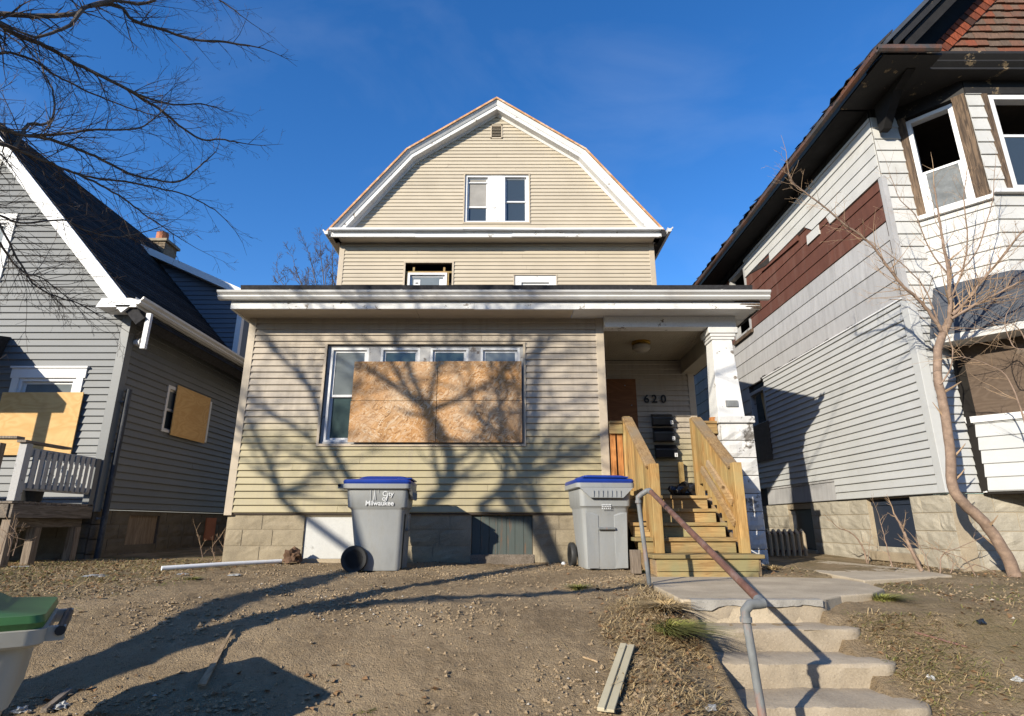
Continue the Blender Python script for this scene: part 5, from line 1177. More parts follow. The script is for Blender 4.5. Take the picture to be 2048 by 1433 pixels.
# ------------------------------------------------------------------ wheeled carts
def rrect(w, d, r, z, cx=0.0, cy=0.0, n=4):
    pts = []
    for sx, sy, a0 in ((1, 1, 0), (-1, 1, 90), (-1, -1, 180), (1, -1, 270)):
        for k in range(n + 1):
            a = R(a0 + 90 * k / n); pts.append((cx + sx * (w / 2 - r) + r * math.cos(a), cy + sy * (d / 2 - r) + r * math.sin(a), z))
    return pts
def cart(label, loc, rotz, body, lid, group):
    """front of the cart is +x, wheels at -x"""
    t = thing('wheeled_cart', label, 'trash cart', loc, group); t.rotation_euler.z = rotz
    B = MB(); secs = []
    for z, l, w, cx, r in ((0.02, 0.50, 0.50, 0.04, 0.06), (0.06, 0.52, 0.52, 0.04, 0.07), (0.35, 0.575, 0.55, 0.02, 0.07), (0.70, 0.64, 0.585, 0.0, 0.07), (0.715, 0.655, 0.59, 0.0, 0.07), (0.735, 0.705, 0.625, -0.005, 0.07), (0.95, 0.735, 0.645, -0.01, 0.06), (0.955, 0.735, 0.645, -0.01, 0.06)):
        secs.append(rrect(l, w, r, z, cx))
    B.loft(secs)
    b = B.build('cart_body', body, t, True)
    rim = MB(); rim.loft([rrect(0.79, 0.70, 0.06, 0.945, -0.02), rrect(0.81, 0.72, 0.06, 0.955, -0.02), rrect(0.815, 0.725, 0.06, 1.005, -0.02), rrect(0.78, 0.69, 0.06, 1.01, -0.02)])
    rim.build('rim', body, t, True)
    ap = MB()                                       # ribbed apron under the front rim
    ap.add([(0.395, -0.33, 0.95), (0.395, 0.33, 0.95), (0.405, 0.20, 0.83), (0.405, -0.20, 0.83), (0.36, -0.33, 0.95), (0.36, 0.33, 0.95), (0.385, 0.20, 0.83), (0.385, -0.20, 0.83)], [(0, 1, 2, 3), (7, 6, 5, 4), (0, 3, 7, 4), (1, 5, 6, 2), (2, 6, 7, 3), (0, 4, 5, 1)])
    for k in range(7):
        y = -0.165 + k * 0.055; ap.box(0.40, 0.414, y - 0.004, y + 0.004, 0.84, 0.915)
    ap.build('front_apron', body, t)
    # recessed front with catch bar
    fr_ = MB()
    for sy in (-1, 1): fr_.add([(0.30, sy * 0.10, 0.03), (0.325, sy * 0.10, 0.62), (0.30, sy * 0.085, 0.66), (0.285, sy * 0.085, 0.03), (0.315, sy * 0.24, 0.03), (0.335, sy * 0.25, 0.66)], [(0, 1, 5, 4), (0, 3, 2, 1), (1, 2, 5), (0, 4, 3)])
    fr_.build('front_panel', body, t)
    rc = MB(); rc.box(0.27, 0.2985, -0.10, 0.10, 0.05, 0.60); rc.build('front_recess', 'rubber' if body == 'none' else body, t)
    MB().tube([(0.335, -0.10, 0.475), (0.335, 0.10, 0.475)], 0.017, 10).build('catch_bar', 'galv', t, True)
    L = MB(); L.loft([rrect(0.80, 0.70, 0.05, 1.006, -0.015), rrect(0.815, 0.715, 0.05, 1.03, -0.015), rrect(0.79, 0.69, 0.05, 1.055, -0.02), rrect(0.58, 0.56, 0.06, 1.07, 0.03), rrect(0.54, 0.52, 0.06, 1.095, 0.05), rrect(0.45, 0.44, 0.06, 1.105, 0.05)])
    ld_ = L.build('lid', lid, t, True)
    MB().box(0.22, 0.39, -0.28, 0.28, 1.065, 1.082).build('lid_rib', lid, ld_, bevel=0.006)
    MB().tube([(-0.47, -0.30, 0.99), (-0.47, 0.30, 0.99)], 0.018, 10).build('handle_bar', 'rubber', t, True)
    for sy in (-1, 1): box('handle_bracket', body, t, -0.485, -0.40, sy * 0.27 - 0.02, sy * 0.27 + 0.02, 0.955, 1.005)
    MB().tube([(-0.225, -0.30, 0.15), (-0.225, 0.30, 0.15)], 0.012, 8).build('axle', 'galv', t, True)
    for sy in (-1, 1):
        w_ = MB(); w_.lathe([(0.105, -0.03), (0.142, -0.033), (0.152, -0.02), (0.152, 0.02), (0.142, 0.033), (0.105, 0.03), (0.105, -0.03)], (0, 0, 0), 28, 'y')
        wh_ = w_.build('wheel', 'rubber', t, True, loc=(-0.225, sy * 0.315, 0.152))
        hub = MB(); hub.lathe([(0.1045, -0.012), (0.1045, 0.012)], (0, 0, 0), 28, 'y'); hub.lathe([(0.022, -0.028), (0.022, 0.028)], (0, 0, 0), 12, 'y')
        for k in range(7):
            a = 2 * math.pi * k / 7; c_, s__ = math.cos(a), math.sin(a)
            hub.beam((0.015 * c_, 0, 0.015 * s__), (0.104 * c_, 0, 0.104 * s__), 0.012, 0.045, (0, 1, 0))
        hub.build('hub', 'hub', wh_)
    return t
GCART = 'municipal wheeled carts'
c1 = cart('grey cart with blue lid, seen from its lettered side, before the basement windows', (-1.62, 7.33, gbase(-1.62, 7.3) - 0.012), R(3), 'cart', 'blue', GCART)
SIDE = Matrix.Rotation(R(90), 4, 'X')
def on_side(x, z, n=0.0): return Matrix.Translation((x, -0.327 - n, z)) @ Matrix.Rotation(R(-1.5), 4, 'X') @ SIDE
b1 = [o for o in c1.children if o.name.startswith('cart_body')][0]
text_mesh('lettering', 'City', 0.078, 'print', b1, on_side(0.055, 0.865), 0.003, 0.0012, 'LEFT')
text_mesh('lettering', 'of', 0.078, 'print', b1, on_side(0.055, 0.812), 0.003, 0.0015, 'LEFT')
text_mesh('lettering', 'Milwaukee', 0.078, 'print', b1, on_side(-0.14, 0.756), 0.003, 0.0015, 'LEFT')
em = MB(); em.box(-0.062, -0.057, -0.003, 0, 0.815, 0.945); em.box(-0.062, 0.035, -0.003, 0, 0.942, 0.946); em.box(0.032, 0.036, -0.003, 0, 0.90, 0.945)
em.add([(-0.03, -0.0025, 0.82), (-0.018, -0.0025, 0.92), (-0.012, -0.0025, 0.94), (-0.006, -0.0025, 0.92), (0.004, -0.0025, 0.82), (-0.008, -0.0025, 0.82), (-0.012, -0.0025, 0.88), (-0.018, -0.0025, 0.82)], [(0, 1, 6, 7), (1, 2, 3, 6), (6, 3, 4, 5)])
em.build('emblem', 'printfaint', b1, loc=(-0.025, -0.3265, 0))
c2 = cart('grey cart with blue lid, catch bar side facing the street, beside the stairs', (1.095, 7.42, gbase(1.1, 7.4) - 0.01), R(-84), 'cart', 'blue', GCART)
b2 = [o for o in c2.children if o.name.startswith('cart_body')][0]
sm = MB()
for r_i, (z, n, w_) in enumerate(((0.742, 7, 0.011), (0.722, 6, 0.011), (0.700, 5, 0.012))):
    for k in range(n):
        y = -0.06 + k * (0.12 / n) + U(0, 0.003); sm.box(0.36, 0.3625, y, y + w_, z, z + 0.014)
sm.build('worn_print', 'print', b2)
c3 = cart('pale cart with green lid at the bottom left corner of the yard', (-2.42, 2.52, 0.03), R(214), 'cartpale', 'green', GCART)
c3.scale = (1.05, 1.05, 1.06)

# ------------------------------------------------------------------ pipe handrail by the steps
hr = thing('pipe_handrail', 'rusty pipe handrail on two galvanised posts beside the concrete steps', 'handrail', (1.22, 3.22, 0))
HO = Vector((1.22, 3.22, 0))
lo_t = P(1490, 1222, y=3.22) - HO; up_t = P(1276, 995, y=5.78) - HO
MB().tube([Vector((0.05, -0.02, 0.10)), lo_t + Vector((0, 0, -0.02))], 0.0215, 12).build('post', 'galv', hr, True)
ub = Vector((1.31, 5.80, 0.86)) - HO
MB().tube([ub, up_t + Vector((0, 0, -0.02))], 0.0215, 12).build('post', 'galv', hr, True)
lo_r = P(1525, 1208, y=3.235) - HO; up_r = P(1300, 982, y=5.74) - HO
MB().tube([up_r, lo_r], 0.0225, 14).build('rail', 'rustpipe', hr, True)
for pt0, rr in ((lo_t, lo_r), (up_t, up_r)):
    d = (rr - pt0); MB().tube([pt0 + Vector((0, 0, -0.045)), pt0 + Vector((0, 0, 0.0)), pt0 + Vector((d.x * 0.3, d.y * 0.3, 0.028)), Vector((pt0.x + d.x * 0.75, pt0.y + d.y * 0.75, rr.z)), rr + d.normalized() * 0.01], [0.025, 0.0255, 0.026, 0.0255, 0.025], 12).build('elbow', 'galv', hr, True)
    MB().tube([rr + Vector((-0.012, -0.0, 0)), rr + (up_r - lo_r).normalized() * (0.05 if rr is lo_r else -0.05)], 0.028, 12).build('elbow', 'galv', hr, True)
    MB().tube([pt0 + Vector((0, 0, -0.055)), pt0 + Vector((0, 0, -0.03))], 0.031, 12).build('collar', 'galv', hr, True)

# ------------------------------------------------------------------ bare trees
def jit(a): return Vector((U(-a, a), U(-a, a), U(-a, a)))
RMIN = 0.0013
def grow(mb, p, d, length, r, depth, up=0.12, sides=4, bend=0.22, density=1.0, ang=(25, 55)):
    n = max(3, int(length / 0.12)) if depth > 0 else 3
    n = min(n, 9); pts = [p.copy()]; rad = [r]; d = d.normalized(); q = p.copy()
    for k in range(n):
        d = (d + jit(bend) + Vector((0, 0, up)) * 0.3).normalized(); q = q + d * (length / n)
        pts.append(q.copy()); rad.append(max(RMIN * 0.75, r * (1 - 0.8 * (k + 1) / n)))
    mb.tube(pts, rad, sides if r > 0.004 else 3, cap=False)
    if depth > 0:
        m = max(2, int((2.2 + length * 4.0) * density))
        for k in range(m):
            t = U(0.15, 1.0); i = min(n - 1, int(t * n)); b = pts[i].lerp(pts[i + 1], t * n - i) if i < n else pts[-1]
            ax = (pts[i + 1] - pts[i]).normalized(); perp = ax.orthogonal().normalized(); perp.rotate(Matrix.Rotation(U(0, 6.283), 3, ax))
            a = R(U(*ang)); nd = ax * math.cos(a) + perp * math.sin(a)
            grow(mb, b, nd, length * U(0.28, 0.55) * (1.1 - 0.5 * t), max(RMIN, rad[i] * 0.62), depth - 1, up, sides, bend, density, ang)
def limb(mb, tw, pts, r0, r1, twig_n, tl=(0.3, 0.8), depth=2, sides=8, up=0.1, t0=0.15, density=1.0, rk=0.36):
    if tl[0] < 0.3 and depth == 2: twig_n = int(twig_n * 1.75)
    # smooth the polyline with a Catmull-Rom pass
    P_ = [pts[0]] + list(pts) + [pts[-1]]; sm = []
    for i in range(1, len(P_) - 2):
        for k in range(4):
            t = k / 4; a, b, c, d = P_[i - 1], P_[i], P_[i + 1], P_[i + 2]
            sm.append(0.5 * ((2 * b) + (c - a) * t + (2 * a - 5 * b + 4 * c - d) * t * t + (3 * b - a - 3 * c + d) * t ** 3))
    sm.append(pts[-1]); n = len(sm)
    rad = [r0 + (r1 - r0) * (i / (n - 1)) ** 0.8 for i in range(n)]
    mb.tube([p + jit(0.004) for p in sm], rad, sides)
    for k in range(twig_n):
        t = t0 + (1 - t0) * (k + U(0, 1)) / twig_n; i = min(n - 2, int(t * (n - 1))); ax = (sm[i + 1] - sm[i]).normalized()
        perp = ax.orthogonal().normalized(); perp.rotate(Matrix.Rotation(U(0, 6.283), 3, ax)); a = R(U(25, 60))
        grow(tw, sm[i].copy(), ax * math.cos(a) + perp * math.sin(a), U(*tl) * (1.15 - 0.55 * t), max(0.0026, rad[i] * rk), depth, up, 4, density=density)
    grow(tw, sm[-1].copy(), (sm[-1] - sm[-3]), tl[1] * 0.8, max(0.0025, r1 * 0.9), depth, up, 4, density=density)

tree = thing('street_tree', 'large bare street tree whose branches reach in from the upper left', 'tree', (-4.9, 0.9, 0))
TO = Vector((-4.9, 0.9, 0))
trunk = MB(); boughs = MB(); twigs = MB()
V = lambda x, y, z: Vector((x, y, z)) - TO
def back(u, v, y0):                                 # where, at depth y0, the sun ray to that point of the facade passes
    w_ = P(u, v, y=8.19); t = (8.19 - y0) / -SUNV.y
    return w_ + SUNV * t - TO
limb(trunk, MB(), [V(-4.9, 0.9, -0.1), V(-4.93, 0.92, 0.9), V(-4.85, 0.95, 1.7), V(-4.8, 0.95, 2.25)], 0.21, 0.17, 0, sides=14)
limb(trunk, MB(), [V(-4.82, 0.93, 2.05), V(-5.2, 0.92, 2.65), V(-6.0, 0.9, 3.35), V(-6.83, 0.9, 4.0)], 0.135, 0.11, 0, sides=12)
limb(trunk, MB(), [V(-4.8, 0.95, 2.1), V(-4.75, 0.95, 2.9), V(-4.98, 1.0, 3.45), V(-5.1, 1.0, 4.1), V(-5.75, 1.05, 5.3)], 0.14, 0.085, 0, sides=12)
limb(boughs, twigs, [V(-4.75, 0.96, 2.75), V(-4.1, 1.05, 2.95), V(-3.2, 1.2, 3.05), V(-2.5, 1.35, 3.12), V(-1.9, 1.5, 3.35)], 0.085, 0.035, 8, (0.3, 0.8), 1)
# limbs towards the sky on the street side: their shadows cross the tan facade
C4 = lambda x, y: (420 + 0.4188 * x, 560 + 0.4188 * y)
def slimb(start, cpts, y0, r0, r1, n=9, tl=(0.4, 1.1), depth=2, dy=0.0):
    pts = [start] if start is not None else []
    for i, (cx_, cy_) in enumerate(cpts): pts.append(back(*C4(cx_, cy_), y0 + dy * i))
    limb(boughs, twigs, pts, r0 * 0.88, r1 * 0.9, n * 2, (0.7, 1.9), depth, t0=0.25, density=0.8, rk=0.6); return pts
LJ = V(-6.83, 0.9, 4.0); MJ = V(-5.75, 1.05, 5.3)
slimb(LJ, [(400, 1100), (330, 980), (260, 820), (190, 690), (120, 560)], 0.6, 0.07, 0.025)
slimb(LJ, [(700, 1000), (620, 870), (560, 750), (500, 560), (450, 470), (370, 400), (290, 290), (230, 180), (190, 60)], 0.7, 0.08, 0.022)
p4 = slimb(LJ, [(1050, 1120), (1130, 1000), (1150, 880), (1120, 740), (1060, 640)], 0.9, 0.10, 0.075, 3)
slimb(p4[-1], [(960, 570), (820, 470), (700, 370), (620, 220), (560, 60)], 0.9, 0.05, 0.016)
slimb(p4[-1], [(980, 560), (900, 430), (880, 300), (920, 150), (940, -40)], 0.9, 0.06, 0.018)
slimb(p4[-1], [(1090, 500), (1110, 400), (1130, 220), (1120, 40)], 0.9, 0.05, 0.016)
slimb(p4[-1], [(1200, 590), (1330, 520), (1450, 430), (1600, 290), (1720, 180), (1850, 20)], 0.95, 0.05, 0.016)
slimb(MJ, [(1290, 1100), (1390, 1000), (1420, 850), (1400, 640), (1410, 440), (1450, 230), (1480, 30)], 1.1, 0.07, 0.02)
slimb(MJ, [(1400, 1040), (1500, 920), (1545, 760), (1560, 550), (1565, 350), (1590, 200), (1640, 0)], 1.2, 0.07, 0.02)
slimb(MJ, [(1440, 1010), (1650, 860), (1870, 750), (2200, 560), (2600, 420)], 1.3, 0.06, 0.02)
slimb(LJ, [(640, 1000), (560, 880), (480, 760), (400, 690), (300, 640), (180, 545), (60, 480)], 0.4, 0.045, 0.014)
# limbs that reach over the yard, seen against the sky
def vlimb(upts, y0, y1, r0, r1, n, tl=(0.25, 0.6), depth=2, start=None, density=1.0, up=0.02):
    m = len(upts); pts = [start] if start is not None else []
    for i, (u, v) in enumerate(upts): pts.append(P(u, v, y=y0 + (y1 - y0) * i / (m - 1)) - TO)
    if start is not None: pts[1:1] = [pts[0].lerp(pts[1], t) + Vector((0, 0, 0.12 * math.sin(t * 3.14))) for t in (0.3, 0.6, 0.82, 0.94)]
    limb(boughs, twigs, pts, r0 * 0.74, r1 * 0.7, n, tl, depth, t0=0.2 if start is not None else 0.03, density=density, up=up); return pts
vlimb([(-60, 24), (0, 28), (89, 32), (152, 27), (179, 12), (237, 13), (268, 42), (321, 58), (384, 79), (451, 85), (500, 92)], 3.5, 4.5, 0.045, 0.012, 30, start=V(-5.2, 1.02, 4.3))
vlimb([(179, 12), (230, 2), (290, 8), (350, -20), (420, -10), (480, 30)], 3.8, 4.6, 0.024, 0.008, 16)
vlimb([(165, 20), (140, 50), (105, 66), (70, 74), (30, 60)], 3.75, 3.5, 0.022, 0.012, 4)
vlimb([(-50, 20), (0, 49), (27, 67), (67, 83), (98, 96), (143, 123), (192, 147), (250, 176), (290, 201), (326, 223), (357, 250), (402, 279), (440, 279), (475, 285)], 3.4, 4.7, 0.042, 0.009, 32, start=V(-5.0, 1.0, 3.7))
vlimb([(250, 176), (290, 194), (348, 210), (402, 208), (435, 216)], 4.0, 4.5, 0.016, 0.006, 14)
vlimb([(-60, 112), (0, 107), (27, 107), (67, 121), (98, 143), (134, 163), (179, 185), (223, 203), (268, 219), (313, 232)], 3.6, 4.5, 0.024, 0.007, 24, start=V(-5.1, 1.0, 3.9))
vlimb([(-70, 235), (0, 257), (45, 270), (89, 277), (134, 290), (179, 308), (223, 330), (268, 351), (313, 360), (357, 364), (393, 339), (420, 315)], 3.3, 4.6, 0.032, 0.008, 30, start=V(-4.75, 0.96, 2.9))
vlimb([(67, 272), (134, 268), (192, 259), (268, 259), (304, 241), (330, 219)], 3.6, 4.1, 0.016, 0.006, 14)
vlimb([(-60, 270), (0, 288), (27, 297), (67, 313), (103, 328), (147, 346), (192, 357), (250, 364), (290, 371), (330, 380), (380, 393), (430, 420)], 3.3, 4.6, 0.028, 0.007, 28, start=V(-4.75, 0.97, 2.8))
vlimb([(147, 346), (201, 371), (246, 397), (277, 420), (321, 451), (365, 480)], 3.8, 4.4, 0.014, 0.005, 16)
vlimb([(27, 297), (58, 250), (89, 250), (107, 230), (107, 188), (89, 147), (70, 100)], 3.5, 3.9, 0.018, 0.006, 14)
vlimb([(-60, 410), (0, 431), (45, 447), (125, 440), (170, 460), (223, 473), (268, 469), (321, 455)], 3.2, 4.3, 0.017, 0.005, 18, start=V(-4.7, 0.97, 2.6))
vlimb([(-50, 400), (0, 451), (36, 518), (67, 567), (112, 594), (156, 607), (195, 630)], 3.1, 3.9, 0.018, 0.005, 26, start=V(-4.7, 0.97, 2.55), tl=(0.25, 0.55))
vlimb([(0, 485), (40, 540), (90, 560), (140, 600)], 3.2, 3.7, 0.010, 0.004, 12)
trunk.build('trunk', 'bark', tree, True); boughs.build('bough', 'bark', tree, True); tag(twigs.build('twigs', 'twig', tree), None, None, kind='stuff')

# young crooked tree before the white house
yt = thing('young_tree', 'young crooked bare tree with pale bark leaning against the white house', 'tree', P(2028, 1148, y=6.75))
YO = yt.location.copy(); tk = MB(); br = MB(); tw = MB()
def ylimb(upts, y0, y1, r0, r1, n, tl=(0.25, 0.6), depth=1, mb=None, up=0.25, density=0.7):
    m = len(upts); pts = [P(u, v, y=y0 + (y1 - y0) * i / (m - 1)) - YO for i, (u, v) in enumerate(upts)]
    limb(mb or br, tw, pts, r0, r1, int(n * 1.9), tl, depth + (1 if r0 < 0.025 and n > 8 else 0), t0=0.1, density=density, up=up, sides=10)
ylimb([(2030, 1160), (2022, 1130), (2000, 1090), (1968, 1045), (1925, 1005), (1905, 975), (1902, 930), (1898, 880), (1885, 800), (1876, 760), (1876, 700), (1887, 665), (1900, 640)], 6.72, 6.55, 0.068, 0.042, 5, (0.15, 0.35), 0, tk)
ylimb([(1900, 640), (1900, 600), (1897, 540), (1885, 480), (1876, 420), (1868, 370)], 6.55, 6.3, 0.030, 0.007, 10)
ylimb([(1887, 668), (1862, 630), (1838, 600), (1808, 575), (1780, 540), (1752, 500), (1720, 470), (1690, 450), (1650, 415), (1610, 385), (1585, 365), (1577, 345)], 6.55, 6.1, 0.022, 0.006, 14)
ylimb([(1880, 655), (1865, 615), (1845, 570), (1800, 525), (1765, 500)], 6.55, 6.5, 0.012, 0.004, 7)
ylimb([(1905, 630), (1940, 595), (1965, 560), (2000, 520), (2040, 470), (2080, 430)], 6.5, 6.1, 0.022, 0.007, 12)
ylimb([(1903, 638), (1950, 610), (2000, 585), (2048, 560), (2100, 540)], 6.5, 6.0, 0.018, 0.006, 12)
ylimb([(1900, 600), (1925, 540), (1935, 480), (1928, 400), (1935, 340)], 6.5, 6.2, 0.013, 0.004, 9)
ylimb([(1897, 550), (1860, 500), (1830, 430), (1800, 400), (1780, 350)], 6.5, 6.3, 0.010, 0.003, 8)
ylimb([(1900, 560), (1950, 510), (1975, 440), (1985, 400), (1990, 330)], 6.45, 6.2, 0.010, 0.003, 8)
ylimb([(1880, 770), (1900, 740), (1905, 700), (1895, 670)], 6.55, 6.5, 0.010, 0.005, 2)
ylimb([(2055, 860), (2035, 800), (2010, 750), (1975, 730), (1930, 715), (1915, 715)], 6.2, 6.3, 0.010, 0.004, 7)
ylimb([(2070, 720), (2030, 650), (1990, 660), (1920, 655)], 6.2, 6.4, 0.008, 0.003, 7)
ylimb([(2045, 700), (2025, 690), (2010, 640), (2030, 600)], 6.2, 6.2, 0.008, 0.003, 7)
tk.build('trunk', 'barkpink', yt, True); br.build('branch', 'barkpink', yt, True); tag(tw.build('twigs', 'twigtan', yt), None, None, kind='stuff')
def shrub(label, base, stems, group=None, mat='twigtan'):
    t = thing('bare_shrub', label, 'shrub', base, group); a = MB(); b = MB()
    for pts, r in stems: limb(a, b, [Vector(p) - Vector(base) for p in pts], r, r * 0.35, 5, (0.12, 0.3), 1, 6, 0.3)
    a.build('stem', 'barkpink', t, True); tag(b.build('twigs', mat, t), None, None, kind='stuff')
def sp(y, *uv): return [P(u, v, y=y) for u, v in uv]
shrub('thin bare sapling curling up the block foundation between two dark openings', P(1735, 1128, y=8.6), [(sp(8.6, (1735, 1130), (1725, 1095), (1712, 1075), (1695, 1062), (1680, 1058), (1665, 1045)), 0.014), (sp(8.6, (1737, 1128), (1738, 1095), (1742, 1070)), 0.006)], 'bare saplings at the foundation')
shrub('broken brown stump shoot leaning before the larger dark basement opening', P(1843, 1140, y=7.0), [(sp(7.0, (1843, 1142), (1830, 1115), (1815, 1085), (1808, 1065), (1795, 1040), (1788, 1028)), 0.026), (sp(7.05, (1785, 1135), (1775, 1100), (1765, 1060), (1757, 1030)), 0.008)], 'bare saplings at the foundation')
shrub('tangle of bare brambles at the foot of the crooked young tree', P(1900, 1150, y=6.9), [(sp(6.9, (1880, 1150), (1885, 1110), (1920, 1095), (1965, 1075)), 0.008), (sp(6.8, (1950, 1152), (1930, 1120), (1890, 1105), (1840, 1090)), 0.007), (sp(6.85, (1900, 1150), (1905, 1120), (1870, 1095)), 0.006), (sp(6.85, (1990, 1145), (1950, 1130), (1925, 1140), (1900, 1120)), 0.006), (sp(6.9, (1860, 1150), (1850, 1110), (1830, 1080)), 0.006)], 'bare saplings at the foundation')
shrub('dry brown weeds between the grey house and the block foundation', P(430, 1118, y=8.6), [(sp(8.6, (430, 1120), (425, 1095), (440, 1075)), 0.006), (sp(8.6, (405, 1118), (400, 1090), (395, 1070)), 0.005), (sp(8.5, (450, 1120), (447, 1095), (452, 1070)), 0.005)], 'bare saplings at the foundation')
shrub('dry weed stalks under the weathered deck at the left edge', P(8, 1112, y=7.3), [(sp(7.3, (15, 1112), (22, 1080), (5, 1060)), 0.006), (sp(7.3, (0, 1110), (12, 1070), (30, 1075)), 0.005), (sp(7.3, (25, 1112), (35, 1075), (20, 1050)), 0.005)], 'bare saplings at the foundation')
# far tree behind the tan house
ft = thing('far_tree', 'distant brown bare tree rising behind the left eave of the tan house', 'tree', (-9.0, 27, 1.1))
RMIN = 0.007; a_ = MB(); b_ = MB(); FO = ft.location.copy()
limb(a_, b_, [Vector((0, 0, 0)), Vector((0.1, 0, 4)), Vector((0.0, 0, 8)), Vector((0.3, 0, 11))], 0.28, 0.12, 6, (2, 3.5), 2, 8, 0.25)
for (u, v) in ((560, 560), (590, 535), (620, 515), (640, 500), (665, 490), (650, 540), (600, 570), (690, 520), (560, 590), (630, 560)):
    e = P(u, v, y=27 + U(-1, 1)) - FO; limb(a_, b_, [Vector((0.05, 0, U(6, 8.5))), Vector((e.x * 0.4, e.y * 0.5, 6 + (e.z - 6) * 0.6)), e], 0.06, 0.015, 18, (0.8, 1.7), 2, 5, 0.3, density=1.3)
a_.build('trunk', 'bark', ft, True); tag(b_.build('crown', 'twig', ft), None, None, kind='stuff')

# ------------------------------------------------------------------ things lying about
def G(u, v):                                        # where the line of sight through u, v meets the yard
    y = 2.3
    while y < 12:
        p = P(u, v, y=y)
        if p.z <= gz(p.x, p.y): return Vector((p.x, p.y, gz(p.x, p.y)))
        y += 0.02
    return P(u, v, y=8)
def lay(name, label, cat, mat, a, b, w, h, lift=0.5, group=None, ends=0.0):
    A, B = G(*a), G(*b); n = 5; m = MB(); o = A.copy()
    d = (B - A); d.z = 0; d.normalize(); r = Vector((-d.y, d.x, 0)); zm = [A.lerp(B, k / n) for k in range(n + 1)]
    off = max(gz(p.x, p.y) - p.z for p in zm); sl = (B.z - A.z)
    q = lambda p, i, k: p + r * (i * w / 2) + Vector((0, 0, off + k * h)) - o
    m.hexa([q(A, -1, 0), q(A, 1, 0), q(B, 1 - ends, 0), q(B, -1 + ends, 0), q(A, -1, 1), q(A, 1, 1), q(B, 1 - ends, 1), q(B, -1 + ends, 1)])
    ob_ = m.build(name, mat, None, loc=o); tag(ob_, label, cat, group); return ob_
lay('wood_strip', 'long weathered wooden lath lying on the dirt slope', 'lath', 'stick', (402, 1382), (463, 1272), 0.042, 0.012, ends=0.75)
lay('wood_strip', 'dark stick lying beside the green-lidded cart', 'stick', 'oldwoody', (85, 1432), (138, 1388), 0.03, 0.02)
lay('wood_strip', 'rusty rod lying in the sparse grass right of the steps', 'rod', 'rustpipe', (1830, 1268), (1935, 1300), 0.016, 0.012)
lay('wood_strip', 'thin pale stick lying in the straw left of the steps', 'stick', 'stick', (1312, 1322), (1412, 1408), 0.014, 0.012)
lay('wood_strip', 'short pale stick on the dirt left of the vinyl strip', 'stick', 'stick', (1167, 1317), (1196, 1328), 0.022, 0.01, ends=0.6)
A, B = G(1212, 1440), G(1256, 1306)
vs_ = thing('vinyl_strip', 'pale grooved strip of siding trim lying at the foot of the dirt slope', 'trim strip', A)
d = (B - A); r = Vector((-d.y, d.x, 0)).normalized(); up_ = Vector((0, 0, 0.03))
for s0_, s1_, h in ((-0.045, -0.006, 0.014), (0.006, 0.045, 0.018), (-0.014, 0.014, 0.004)):
    m = MB(); q = lambda t, s, k: d * t + r * s + up_ + Vector((0, 0, k))
    m.hexa([q(0, s0_, 0), q(0, s1_, 0), q(1, s1_, 0), q(1, s0_, 0), q(0, s0_, h), q(0, s1_, h), q(1, s1_, h), q(1, s0_, h)])
    m.build('flange' if h > 0.01 else 'groove', 'cream', vs_, bevel=0.003)
A, B = G(322, 1144), G(562, 1129)
pv = MB().tube([Vector((0, 0, 0.035)), (B - A) * 0.5 + Vector((0, 0, 0.04)), (B - A) + Vector((0, 0, 0.035))], 0.026, 12).build('pipe', 'plaque', None, True, loc=A); tag(pv, 'long white plastic pipe lying before the block foundation', 'pipe')
def lump(name, label, cat, mat, at, sz, seed, flat=0.7, group=None, sub=2, rough=0.35):
    bm = bmesh.new(); bmesh.ops.create_icosphere(bm, subdivisions=sub, radius=1)
    for v in bm.verts:
        k = 1 + rough * noise.noise(v.co * 1.7 + Vector((seed, 0, 0))) + rough * 0.6 * noise.noise(v.co * 4.1 + Vector((0, seed, 0)))
        sz_ = sz; v.co = Vector((v.co.x * k * sz, v.co.y * k * sz * 0.8, max(-0.3, v.co.z) * k * sz * flat))
    me = bpy.data.meshes.new(name); bm.to_mesh(me); bm.free(); me.materials.append(M[mat])
    o = bpy.data.objects.new(name, me); COL.objects.link(o); o.location = Vector(at) + Vector((0, 0, sz * flat * 0.25)); tag(o, label, cat, group); return o
lump('tree_stump', 'small ragged brown stump at the foot of the block foundation', 'stump', 'stumpwood', P(582, 1122, y=8.0) , 0.13, 3, 0.9, rough=0.6, sub=3)
lump('crumpled_paper', 'crumpled white paper lying right of the lowest steps', 'litter', 'plastic', G(1862, 1362), 0.022, 5, 0.7, 'bits of litter', 3, 0.8)
lump('crumpled_paper', 'scrap of white paper at the right edge of the yard', 'litter', 'plastic', G(2036, 1362), 0.03, 8, 0.5, 'bits of litter', 3, 0.8)
lump('crumpled_paper', 'crumpled clear plastic beside the green-lidded cart', 'litter', 'plastic', G(122, 1418), 0.032, 11, 0.6, 'bits of litter', 3, 0.9)
lump('crumpled_paper', 'crushed blue and clear plastic bottle at the bottom left corner', 'litter', 'plastic', G(40, 1428), 0.035, 12, 0.5, 'bits of litter', 3, 0.8)
lump('crumpled_paper', 'flat pale scrap on the dirt below the white pipe', 'litter', 'plastic', G(470, 1152), 0.07, 14, 0.18, 'bits of litter', 3, 0.8)
lump('crumpled_paper', 'bluish pale scrap close under the end of the white pipe', 'litter', 'plastic', G(362, 1150), 0.06, 15, 0.2, 'bits of litter', 3, 0.8)
lump('crumpled_paper', 'torn pale scrap in the litter before the dark pipe', 'litter', 'plastic', G(190, 1153), 0.09, 16, 0.15, 'bits of litter', 3, 1.0)
lump('crumpled_paper', 'white torn paper before the deck legs at the left edge', 'litter', 'plastic', G(40, 1135), 0.10, 17, 0.12, 'bits of litter', 3, 1.0)
